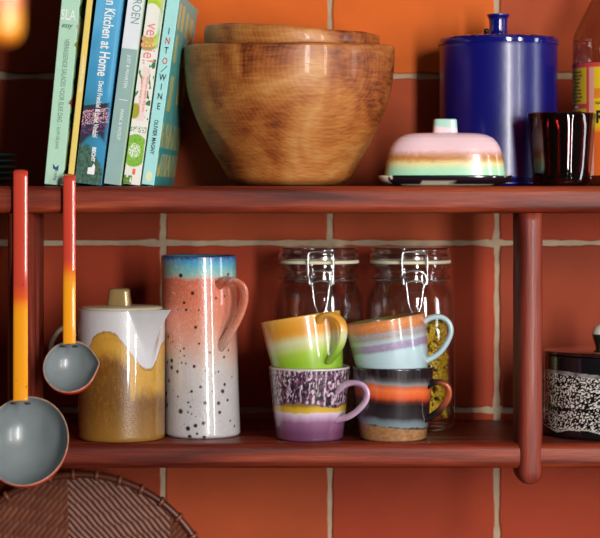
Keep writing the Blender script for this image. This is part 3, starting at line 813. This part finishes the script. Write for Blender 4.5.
def hcol(p):
    a = math.atan2(p.y, p.x); c = jugcol(a, min(p.z, hj-.024), Rj, p.x, p.y)
    if nz(p.x*300, p.y*300, p.z*300) > .52: c = lin('#3a2a24')
    return c
link('handle', sweep(hp_, [(.0056, .0034), (.0050, .0030), (.0050, .0030), (.005, .003), (.005, .0034)], side=(.80, -.60, 0), seg=24, colf=hcol), gj, jug)

# ------------------------------------------------------------------ clip top jars
jg = thin_glass('jar_glass', (.97, .975, .97), .07, 3.0, .25)
jl = thin_glass('jar_lid_glass', (.90, .91, .90), .14, 5, .4)
steel = mat('steel_wire', '#c8c8c6', .22, metal=1)
rub = mat('rubber_ring', '#dfd6b8', .6)
Yr = .1400
def jar(cx, label):
    q = (D+Yr)/D/1000
    root = empty('clip_top_jar', (px(cx, Yr), Yr, ZL+.0002), label, 'jar', 'clip top glass jars')
    h = lambda y: pz(y, Yr)-ZL
    Rj_ = 44.8*q; Rn = 37*q
    pr = [(0, .003), (Rj_*.7, .001), (Rj_*.9, 0), (Rj_*.985, .004), (Rj_, .010)]+[(Rj_, .010+(h(318)-.010)*i/8) for i in range(1, 9)]+smoothprof([(Rj_, h(318)), (Rj_*.985, h(303)), (Rj_*.94, h(292)), (Rn*1.03, h(284)), (Rn*.99, h(281)), (Rn*1.06, h(279)), (Rn*1.07, h(276.5)), (Rn*1.0, h(274)), (Rn*.99, h(270)), (Rn*1.06, h(267.5)), (Rn*1.06, h(263.5))], 4)
    # inner wall
    pr += [(Rn*.94, h(263.5)), (Rn*.92, h(275)), (Rn*.95, h(284)), (Rj_*.90, h(294)), (Rj_*.945, h(304)), (Rj_*.955, h(318)), (Rj_*.955, .012), (Rj_*.85, .006), (0, .006)]
    link('body', lathe(pr, 80), jg, root)
    link('rubber_seal', lathe([(Rn*.95, h(263.2)), (Rn*1.08, h(263.2)), (Rn*1.10, h(262.3)), (Rn*1.08, h(260.2)), (Rn*.95, h(260.2)), (Rn*.95, h(263.2))], 80), rub, root)
    ld = link('lid', lathe(smoothprof([(Rn*.9, h(260.0)), (Rn*1.08, h(260.0)), (Rn*1.09, h(257.5)), (Rn*1.08, h(255)), (Rn*1.04, h(253.5)), (Rn*1.055, h(251)), (Rn*1.05, h(248.8)), (Rn*.97, h(247.2)), (Rn*.5, h(247.8)), (0, h(248))], 3), 80), jl, root)
    # wire clip, front
    fy = -Rn*1.08-.0022
    W = 12.3*q
    cxo = .0018  # the clips sit slightly right of the jar axis
    fr = catmull([(-W, fy+.0005, h(283.5)), (-W, fy, h(270)), (-W, fy, h(257)), (-W*.86, fy+.001, h(251.5)), (0, fy+.0012, h(250.8)), (W*.86, fy+.001, h(251.5)), (W, fy, h(257)), (W, fy, h(270)), (W, fy+.0005, h(283.5))], 6)
    fr = [p+Vector((cxo, 0, 0)) for p in fr]
    link('wire_bail', sweep(fr, (.00125, .00125), seg=10), steel, root)
    lo = catmull([(-W*.86, fy-.0022, h(284)), (-W*.9, fy-.0024, h(276)), (-W*.6, fy-.0028, h(270.5)), (0, fy-.003, h(269.5)), (W*.6, fy-.0028, h(270.5)), (W*.9, fy-.0024, h(276)), (W*.86, fy-.0022, h(284))], 6)
    lo = [p+Vector((cxo, 0, 0)) for p in lo]
    link('clasp_bracket', sweep(lo, (.0012, .0012), seg=10), steel, root)
    lev = catmull([(-W*.68, fy-.0040, h(281)), (-W*.62, fy-.0058, h(290)), (-W*.48, fy-.0078, h(302)), (-W*.25, fy-.0095, h(309.5)), (0, fy-.010, h(311.8)), (W*.25, fy-.0095, h(309.5)), (W*.48, fy-.0078, h(302)), (W*.62, fy-.0058, h(290)), (W*.68, fy-.0040, h(281)), (0, fy-.0040, h(279)), (-W*.68, fy-.0040, h(281))], 6)
    lev = [p+Vector((cxo, 0, 0)) for p in lev]
    link('lever', sweep(lev, (.00125, .00125), seg=10, cap=False), steel, root)
    bd = [(Rn*1.075*cos(R(a)), Rn*1.075*sin(R(a)), h(279.5)) for a in range(0, 361, 6)]
    link('wire_band', sweep(bd, (.0009, .0009), seg=8, cap=False), steel, root)
    return root, Rj_
jar(318.5, 'empty clip top glass jar behind the orange and green mug')
jr, Rj_ = jar(410.5, 'clip top glass jar filled with yellow pasta behind the black mug')
# pasta inside the right jar
rp_ = random.Random(3); bmp = bmesh.new()
topz = pz(322, Yr)-ZL
tubes = []
v = []; f = []; cols = []
def add_piece(c, d, s, r_, col):
    t_ = d.normalized(); a_ = t_.orthogonal().normalized(); b_ = t_.cross(a_); n0 = len(v); K = 7
    bend = a_*s*.25
    for i, u in enumerate((-1, -.4, .3, 1)):
        cc = c+t_*(s*u)+bend*(1-u*u)
        for k_ in range(K):
            an = 2*pi*k_/K; v.append(tuple(cc+a_*r_*cos(an)+b_*r_*sin(an))); cols.append(col)
    for i in range(3):
        for k_ in range(K): f.append((n0+i*K+k_, n0+i*K+(k_+1) % K, n0+(i+1)*K+(k_+1) % K, n0+(i+1)*K+k_))
    f.append(tuple(n0+k_ for k_ in reversed(range(K)))); f.append(tuple(n0+3*K+k_ for k_ in range(K)))
Rp = Rj_*.955-.0075
for i in range(1500):
    z = .0135+rp_.random()*(topz-.0135); a = rp_.random()*2*pi; rr_ = Rp*(1 if rp_.random() < .8 else sqrt(rp_.random()))-.0005-rp_.random()*.002
    tang = Vector((-sin(a), cos(a), 0)); dd = (tang*rp_.uniform(-1, 1)+Vector((0, 0, rp_.uniform(-1, 1)))+Vector((cos(a), sin(a), 0))*rp_.uniform(-.25, .25))
    if dd.length < .1: dd = tang
    col = mixc(lin('#d9a916'), lin('#f0cc3c'), rp_.random()); 
    if rp_.random() < .13: col = lin('#7c6a1c')
    add_piece(Vector((rr_*cos(a), rr_*sin(a), z)), dd, rp_.uniform(.0032, .0048), rp_.uniform(.0014, .0021), col)
pa = link('dried_pasta', me_from('pasta', v, f, cols), mat('pasta_yellow', '#ffffff', .5, attr='glaze'), loc=(jr.location.x, jr.location.y, jr.location.z))
tag(pa, 'small yellow pasta pieces filling the right clip top jar', 'pasta', None, 'stuff')

# ------------------------------------------------------------------ mugs
def mug(cx, colf, label, hpts, rim=40.6, base=33.2, Y=.046, h=.0742, inner='#cfc7bd', hc=None, ex=.85, rot=(0, 0, 0), loc=None, hrad=None, hside=(0, 1, 0), rimcol=None, bumpv=.08, glz=None):
    q = (D+Y)/D/1000
    root = empty('mug', loc or (px(cx, Y), Y, ZL+.0002), label, 'mug', 'stacked stoneware mugs', rot)
    r1 = rim*q; r0 = base*q; t = .0030
    def rad(u): return r0+(r1-r0)*(u**ex)
    pr = [(0, .0012), (r0*.86, .0012), (r0*.90, 0), (r0*.96, 0), (r0*.99, .0010)]+[(rad(i/110), .0010+(h-.0022)*i/110) for i in range(1, 111)]+[(r1-.0003, h-.0005), (r1-t/2, h), (r1-t+.0003, h-.0005)]+[(rad(1-i/40)-t, h-.0015-(h-.0075)*i/40) for i in range(1, 41)]+[(r0*.7, .005), (0, .005)]
    inn = lin(inner)
    def cf(a, z, r, x, y):
        if r < rad(max(0, z/h))-t*.6: return inn
        return colf(a, z/h, x, y)
    m = glz or mat('mug_glaze', '#ffffff', .3, attr='glaze', coat=1.0, bump=bumpv, bscale=500)
    link('body', lathe(pr, 260, cf), m, root)
    path = catmull(hpts, 9)
    link('handle', sweep(path, hrad or [(.0062, .0036), (.0050, .0030), (.0050, .0030), (.0052, .0032)], side=hside, seg=20, colf=hc or (lambda p: colf(math.atan2(p.y, p.x), p.z/h, p.x, p.y))), m, root)
    return root
q46 = (D+.046)/D/1000
HM = .0742
# lower left: purple
def purple(a, u, x, y):
    w_ = nz(cos(a)*3, sin(a)*3, 1)*.03
    ed = .49+w_+.035*sin(a*3+1)
    if u > ed:
        # vertical streaky speckle of white, mauve, near-black
        n = nz(a*13, u*8+2.5*nz(a*7, u*6, 2), 3)+.6*nz(a*30, u*24, 8)
        m_ = nz(a*22, u*14, 15)
        c = mixc(lin('#2a2028'), lin('#d9c3d0'), ss(-.02, .34, n))
        if m_ > .12: c = mixc(c, lin('#8c5478'), .6)
        if u > .975: c = lin('#c9bcbf')
        if u < ed+.02: c = mixc(c, lin('#5b3a40'), .7)
        return c
    return stops([(0, lin('#663a58')), (.12, lin('#6e4060')), (.26, lin('#8c5c7e')), (.34, lin('#c2a4be')), (.385, lin('#d6c2cc')), (.405, lin('#d0a83c')), (.46, lin('#c9a02c')), (.5, lin('#8a6a2c'))], u-w_*.8+.01*nz(a*9, u*4, 3))
lil = lambda p: mixc(lin('#d6b4cc'), lin('#c49cc0'), .5+nz(p.x*80, p.y*80, p.z*80))
def M(x_, y_, cx, d, h0=441.0): return ((x_-cx)*q46, d, (h0-y_)*q46)
mug(309.5, purple, 'purple and yellow mug with dark speckled upper half, under the orange and green mug', [M(337, 391, 309.5, -.024), M(344, 385, 309.5, -.029), M(353, 382.5, 309.5, -.034), M(361, 384.5, 309.5, -.038), M(365.5, 391, 309.5, -.040), M(364, 400, 309.5, -.0395), M(357, 409, 309.5, -.036), M(348, 416, 309.5, -.031), M(337, 420.5, 309.5, -.022)], hc=lil, inner='#cdbdc6', hside=(.35, -.9, 0), hrad=[(.0060, .0034), (.0050, .0030), (.0048, .0028), (.0048, .0030)])
# lower right: black, orange, tan foot
def blackm(a, u, x, y):
    w_ = .03*nz(cos(a)*2, sin(a)*2, 4)
    tilt = -.035*cos(a)
    if u < .19+tilt*1.3: return mixc(lin('#a9794e'), lin('#8d6440'), .5+nz(x*250, y*250, u*30))
    v_ = u-tilt-w_-.012*nz(a*10, u*3, 6)
    s = max(0, nz(a*22, u*1.5, 2))*.35
    c = stops([(.19, lin('#2a1c1c')), (.215, lin('#78868c')), (.27, lin('#6d7a80')), (.33, lin('#30262a')), (.50, lin('#1d1518')), (.55, lin('#5e2418')), (.61, lin('#d9572a')), (.70, lin('#e8743a')), (.755, lin('#c4603c')), (.79, lin('#84868a')), (.835, lin('#4a4648')), (.89, lin('#1e1718')), (1, lin('#171216'))], v_)
    if v_ > .8: c = mixc(c, lin('#7c5c66'), s)
    return c
def bh(p):
    u = p.z/HM
    k_ = ss(.35, .62, u)*(1-ss(.76, .84, u))*ss(.040, .050, p.x)
    return mixc(lin('#1a1214'), lin('#c05a34'), k_*.9)
mug(393, blackm, 'black mug with an orange band and bare tan foot, under the pale blue mug', [M(425, 388, 393, -.014), M(431, 384, 393, -.017), M(439, 383.5, 393, -.019), M(446, 388, 393, -.020), M(447, 397, 393, -.0195), M(442, 407, 393, -.018), M(434, 415, 393, -.016), M(421, 422.5, 393, -.013)], hc=bh, inner='#3a3030', hside=(.35, -.9, 0))
# upper left: orange to green, tipped
def og(a, u, x, y):
    v_ = u+.02*nz(cos(a)*2, sin(a)*2, 3)+.012*nz(a*20, u*2, 1)
    st = .5+.8*nz(a*26, u*1.5, 9)
    c = stops([(0, lin('#79ab20')), (.30, lin('#86b828')), (.44, lin('#9cc63c')), (.52, lin('#bfcf7a')), (.62, lin('#d2d4a8')), (.68, lin('#d8c080')), (.74, lin('#dd9a38')), (.80, lin('#dc922a')), (.93, lin('#e09c34')), (1, lin('#e8ac4a'))], v_)
    return mixc(c, lin('#e8b860'), .12*st)
upL = (px(304.2, .046)+.0066, .0442, ZL+pz(367, .046)-ZL-.0152)
tl_ = R(-9.0)
mug(303, og, 'tipped mug glazed orange over lime green, stacked on the purple mug', [(.0185, -.0325, .0590), (.0225, -.0395, .0640), (.0315, -.0445, .0645), (.0390, -.0480, .0580), (.0410, -.0490, .0490), (.0380, -.0470, .0375), (.0315, -.0420, .0275), (.0220, -.0320, .0185)], base=30.0, ex=.46, rim=40.4, h=.0682, rot=(R(-3.6), tl_, 0), loc=upL, inner='#9aa63a', hside=(.6, .7, 0), hrad=[(.0062, .0034), (.0056, .0030), (.0056, .0030), (.0054, .0030)])
# upper right: orange rim, grey-lilac, pale blue, tipped
def bluem(a, u, x, y):
    v_ = u+.012*nz(cos(a)*3, sin(a)*3, 3)+.006*nz(a*24, u*3, 1)
    c = stops([(0, lin('#adc6cf')), (.50, lin('#b9d3da')), (.525, lin('#a6c4cf')), (.545, lin('#9a88a8')), (.635, lin('#a08cae')), (.66, lin('#b0c4c8')), (.70, lin('#a9b4b8')), (.73, lin('#a4948c')), (.80, lin('#a49aa0')), (.825, lin('#b08468')), (.84, lin('#cf7838')), (.93, lin('#d98340')), (.98, lin('#c87434')), (1, lin('#b46a34'))], v_)
    return mixc(c, lin('#d8d0cc'), max(0, nz(x*420, y*420, u*40))*.35)
upR = (px(388.7, .046)+.0068, .0462, ZL+pz(367, .046)-ZL-.0166)
mug(387, bluem, 'tipped pale blue and lilac mug with an orange rim, stacked on the black mug', [(.0360, -.006, .0560), (.0450, -.009, .0605), (.0560, -.011, .0600), (.0630, -.012, .0530), (.0635, -.012, .0430), (.0570, -.011, .0320), (.0470, -.009, .0230), (.0335, -.006, .0175)], base=30.0, ex=.46, rim=40.6, h=.0674, rot=(R(-1.6), R(-9.0), 0), loc=upR, inner='#6a6a34', hc=lambda p: lin('#bcd4dc'), hside=(.1, -1, 0), hrad=[(.0052, .0034), (.0044, .0028), (.0044, .0028), (.0048, .003)])

# ------------------------------------------------------------------ speckled cookie jar, right end
Yk = .084; q = (D+Yk)/D/1000; RK = .067; KX = px(543.5, Yk)+RK
cj = empty('lidded_jar', (KX, Yk, ZL+.0002), 'black lidded jar with a white speckled band and cream knob, right of the post', 'jar')
hk = pz(353.5, Yk)-ZL
def ckcol(a, z, r, x, y):
    yy = 353.5+(hk-z)/q
    if r < RK*.95: return lin('#161214')
    lo = 426+1.6*sin(a*7+1)+1.2*nz(a*5, 0, 3); hi_ = 369+1.5*sin(a*3)
    if hi_ < yy < hi_+3.5: return mixc(lin('#8c8886'), lin('#3a3638'), .2+nz(a*8, z*200, 3))
    if hi_+3.5 <= yy < lo:
        n = nz(x*620, y*620, z*620)
        dens = .06 if not (403 < yy < 407) else .35
        if lo-1.3 < yy: return lin('#b8aea4')
        return mixc(lin('#141012'), lin('#ded4cc'), ss(dens, dens+.12, n))
    return lin('#131014')
link('body', lathe([(0, .001), (RK*.95, 0), (RK*.99, .002)]+[(RK, .002+(hk-.003)*i/120) for i in range(1, 121)]+[(RK*.98, hk), (RK*.96, hk-.001), (RK*.95, hk-.01), (RK*.94, .006), (0, .005)], 420, ckcol), mat('speckled_glaze', '#ffffff', .16, attr='glaze', coat=.5), cj)
lk = link('lid', lathe([(RK*.9, hk+.0004), (RK*.99, hk+.0004), (RK*1.005, hk+.0018), (RK*1.0, hk+.0034), (RK*.97, hk+.0042), (RK*.5, hk+.0052), (0, hk+.0056)], 96), mat('lid_dark_glaze', '#2a1210', .1, coat=.7), cj)
zz = hk+.0055
def kcol(a, z, r, x, y): return lin('#e4d8c8') if z > zz+.0145+.001*nz(a, 1, 1) else mixc(lin('#141210'), lin('#35351e'), .5+nz(a*3, z*200, 1))
link('knob', lathe([Vector((.0125, zz-.0012))]+densify(smoothprof([(.0125, zz), (.0135, zz+.004), (.0158, zz+.012), (.0162, zz+.0165), (.0135, zz+.0225), (.007, zz+.0262), (0, zz+.027)], 4), .0008), 60, kcol), mat('knob_two_tone', '#ffffff', .15, attr='glaze', coat=.5), lk, loc=(0, 0, 0))

# ------------------------------------------------------------------ ladles
def ladle(name_label, hx0, hx1, ytop, yend, bx, by, brx, bry, Yb_, zr0, zr1, tiltdeg, lip=0, depthk=.8, offx=0):
    Yh = -.0072
    xm = (hx0+hx1)/2; Xc = px(xm, Yh); wh = sc((hx1-hx0)/2, Yh)
    root = empty('enamel_ladle', (Xc, Yh, ZU), name_label, 'ladle', 'enamel ladles hung on the upper shelf')
    Z = lambda y, Y=Yh: pz(y, Y)-ZU
    zend = Z(yend, Yb_)
    # handle strip centre line (y,z) from hook tip over the top down to the bowl
    ztop = Z(ytop)
    line = [(.0150, .0022), (.0149, .0060), (.0138, ztop-.0045), (.0105, ztop-.0015), (.0050, ztop-.0015), (.0012, ztop-.0045), (0, ztop-.011), (0, -.03), (-.001, -.08)]
    yb = Yb_-Yh
    line += [(yb*.35, zend*.62), (yb*.75, zend*.88), (yb, zend)]
    pts = catmull([(px(xm, Yh+a_)-Xc, a_, b_) for a_, b_ in line], 6)
    # rectangular strip with rounded edges
    hm = ramp_mat('enamel_handle', 'Z', zr1, zr0, [(0, '#f8a01c'), (.25, '#f5921f'), (.6, '#e25a24'), (1, '#cc4430')], rough=.2, coat=.5, warp=.004, wscale=60, chips=.76)
    me = sweep(pts, (wh, .0019), side=(1, 0, 0), seg=28)
    # flatten ellipse toward a strip
    link('handle', me, hm, root)
    # bowl: spherical cap shell, axis tilted up toward the viewer
    c = Vector((px(bx, Yb_)-Xc, yb, Z(by, Yb_)))
    r_ = sc(brx, Yb_); dep = r_*depthk
    ta = R(tiltdeg)
    ax = Vector((0, -cos(ta), sin(ta)))      # opening direction
    upv = Vector((0, sin(ta), cos(ta))); rt_ = Vector((1, 0, 0))
    kz = bry/brx/cos(ta)
    def shell(scale, flip, off):
        v = []; f = []; NR, NS = 22, 72
        for j in range(NR+1):
            ph = pi/2*j/NR
            for i in range(NS):
                a = 2*pi*i/NS
                rr_ = (r_+off)*sin(ph); dd = (dep+off)*cos(ph)
                lx = cos(a)*rr_; lz = sin(a)*rr_*kz
                if lip:
                    da = abs((a-R(8)+pi) % (2*pi)-pi)
                    if da < .5: lx += lip*(1-da/.5)**1.6*sin(ph)**6
                p = c+rt_*lx+upv*lz-ax*dd
                v.append(tuple(p))
        for j in range(NR):
            for i in range(NS):
                qd = (j*NS+i, j*NS+(i+1) % NS, (j+1)*NS+(i+1) % NS, (j+1)*NS+i)
                f.append(tuple(reversed(qd)) if flip else qd)
        return v, f, NS, NR
    vi, fi, NS, NR = shell(1, False, -.0007); vo, fo, _, _ = shell(1, True, .0007)
    n = len(vi); v = vi+vo; f = fi+[tuple(k_+n for k_ in q_) for q_ in fo]; mi = [0]*len(fi)+[1]*len(fo)
    for i in range(NS):
        a_ = NR*NS+i; b_ = NR*NS+(i+1) % NS; f.append((a_, b_, b_+n, a_+n)); mi.append(2)
    me = me_from('bowl', v, f)
    ob = link('bowl', me, [mat('enamel_grey', '#7b8385', .3, coat=.12, bump=.5, bscale=40, var=.1, vscale=25), mat('enamel_red_outside', '#d8412c', .2, coat=.5), mat('enamel_edge', '#a07f6c', .4, var=.35, vscale=180)], root)
    for p, m_ in zip(me.polygons, mi): p.material_index = m_
    bm = bmesh.new(); bm.from_mesh(me); bmesh.ops.recalc_face_normals(bm, faces=bm.faces); bm.to_mesh(me); bm.free()
    # chipped dark spots at the joint
    mes = []
    for s_ in (-1, 1):
        bmx = bmesh.new(); bmesh.ops.create_icosphere(bmx, subdivisions=2, radius=.0030)
        for vv in bmx.verts: vv.co = Vector((vv.co.x*1.15, vv.co.y*.35, vv.co.z*.42))+Vector((px(xm, Yb_)-Xc+s_*wh*.95, yb-.0018, zend-.0022))
        m_ = bpy.data.meshes.new('c'); bmx.to_mesh(m_); bmx.free(); mes.append(m_)
    link('chipped_enamel', bm_me(join(mes)), mat('iron_chip', '#2b2420', .6), root)
    return root
ladle('large enamel ladle with red to orange handle hanging at the far left', 13.2, 27.8, 170, 401, 25.5, 440.5, 42.5, 41.3, -.048, pz(285, 0)-ZU, pz(312, 0)-ZU, 30, depthk=.86)
ladle('small enamel ladle with pouring lip hanging in front of the coffee pot', 63, 75.6, 174.5, 344, 70.0, 366.3, 26.4, 24.0, -.026, pz(258, 0)-ZU, pz(282, 0)-ZU, 33, lip=.0030, depthk=.9)

# ------------------------------------------------------------------ woven round tray against the wall
Yw = .150; q = (D+Yw)/D/1000
RT = 138*q; tc_ = Vector((px(80, Yw), Yw, pz(609, Yw)))
tray = empty('woven_tray', (tc_.x, WY-.03, tc_.z-RT), 'round brown woven tray under the shelf, in front of the wall', 'tray')
N = 330; v = []; f = []; cols = []; idx = {}
rt0 = RT*.965; sw = .0085
def weave(x, z):
    # herringbone twill: chevron strips
    fold = .11
    xx = x+.013+.88
    m_ = (xx/fold) % 2; tri = m_ if m_ < 1 else 2-m_
    s = (z*1.0+tri*fold*1.1+.0010*nz(x*30, z*30, 2))/.0078
    t = (x*.7)/.0085
    r1 = abs(sin(pi*s)); r2 = abs(sin(pi*(t+.5*math.floor(s))))
    h = r1**.7*(.55+.45*r2**.6)
    return h, math.floor(s), math.floor(t+.5*math.floor(s))
for j in range(N+1):
    for i in range(N+1):
        x = -rt0+2*rt0*i/N; z = -rt0+2*rt0*j/N
        if x*x+z*z > rt0*rt0: continue
        h, a_, b_ = weave(x+.0012*nz(x*30, z*90, 5), z)
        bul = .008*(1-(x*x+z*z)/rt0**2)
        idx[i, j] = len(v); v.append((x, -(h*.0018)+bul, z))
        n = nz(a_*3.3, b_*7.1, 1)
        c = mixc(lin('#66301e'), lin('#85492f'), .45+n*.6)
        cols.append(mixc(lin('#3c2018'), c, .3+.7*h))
for (i, j), k_ in idx.items():
    if (i+1, j) in idx and (i, j+1) in idx and (i+1, j+1) in idx: f.append((k_, idx[i+1, j], idx[i+1, j+1], idx[i, j+1]))
wmesh = me_from('weave', v, f, cols)
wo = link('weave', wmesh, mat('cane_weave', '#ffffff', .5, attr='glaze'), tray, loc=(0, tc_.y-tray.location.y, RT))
sm = wo.modifiers.new('thick', 'SOLIDIFY'); sm.thickness = .002; sm.offset = -1
ring = [(RT*.975*cos(R(a)), 0, RT*.975*sin(R(a))) for a in range(0, 361, 3)]
rimm = mat('cane_rim', '#5c2c1c', .4, var=.3, vscale=40)
ro = link('rim', sweep(ring, (.0050, .0040), side=(0, 1, 0), seg=12, cap=False), rimm, tray, loc=(0, tc_.y-tray.location.y, RT))
mes = []
for a in range(0, 360, 10):
    aa = R(a+3); c = Vector((cos(aa), 0, sin(aa))); tn = Vector((-sin(aa), 0, cos(aa)))
    loop = [c*RT*.975+(c*.0050*cos(b_)+Vector((0, 1, 0))*.0058*sin(b_))+tn*.0006*math.sin(b_) for b_ in [2*pi*k_/16 for k_ in range(17)]]
    mes.append(sweep(loop, (.0022, .0010), side=tuple(tn), seg=6, cap=False))
link('binding', bm_me(join(mes)), mat('cane_binding', '#84472e', .4, var=.2), ro)

# ------------------------------------------------------------------ out of focus hanging utensil, top left
Yo = -.85; q = (D+Yo)/D/1000
hz = pz(45, Yo)
hm = ramp_mat('orange_glaze', 'Z', 0, .035, [(0, '#c4541c'), (.2, '#ec981c'), (.45, '#ea9a2c'), (.75, '#dc7448'), (1, '#f0b090')], rough=.25, coat=.4)
prh = smoothprof([(0, 0), (.005, .0006), (.0088, .004), (.0105, .010), (.0107, .025), (.0104, .07), (.0098, .13)], 6)+[Vector((0, .135))]
ho = link('hanging_handle', lathe(prh, 48), hm, loc=(px(4, Yo), Yo, hz))
tag(ho, 'blurred orange and yellow rounded handle hanging at the top left corner', 'utensil')
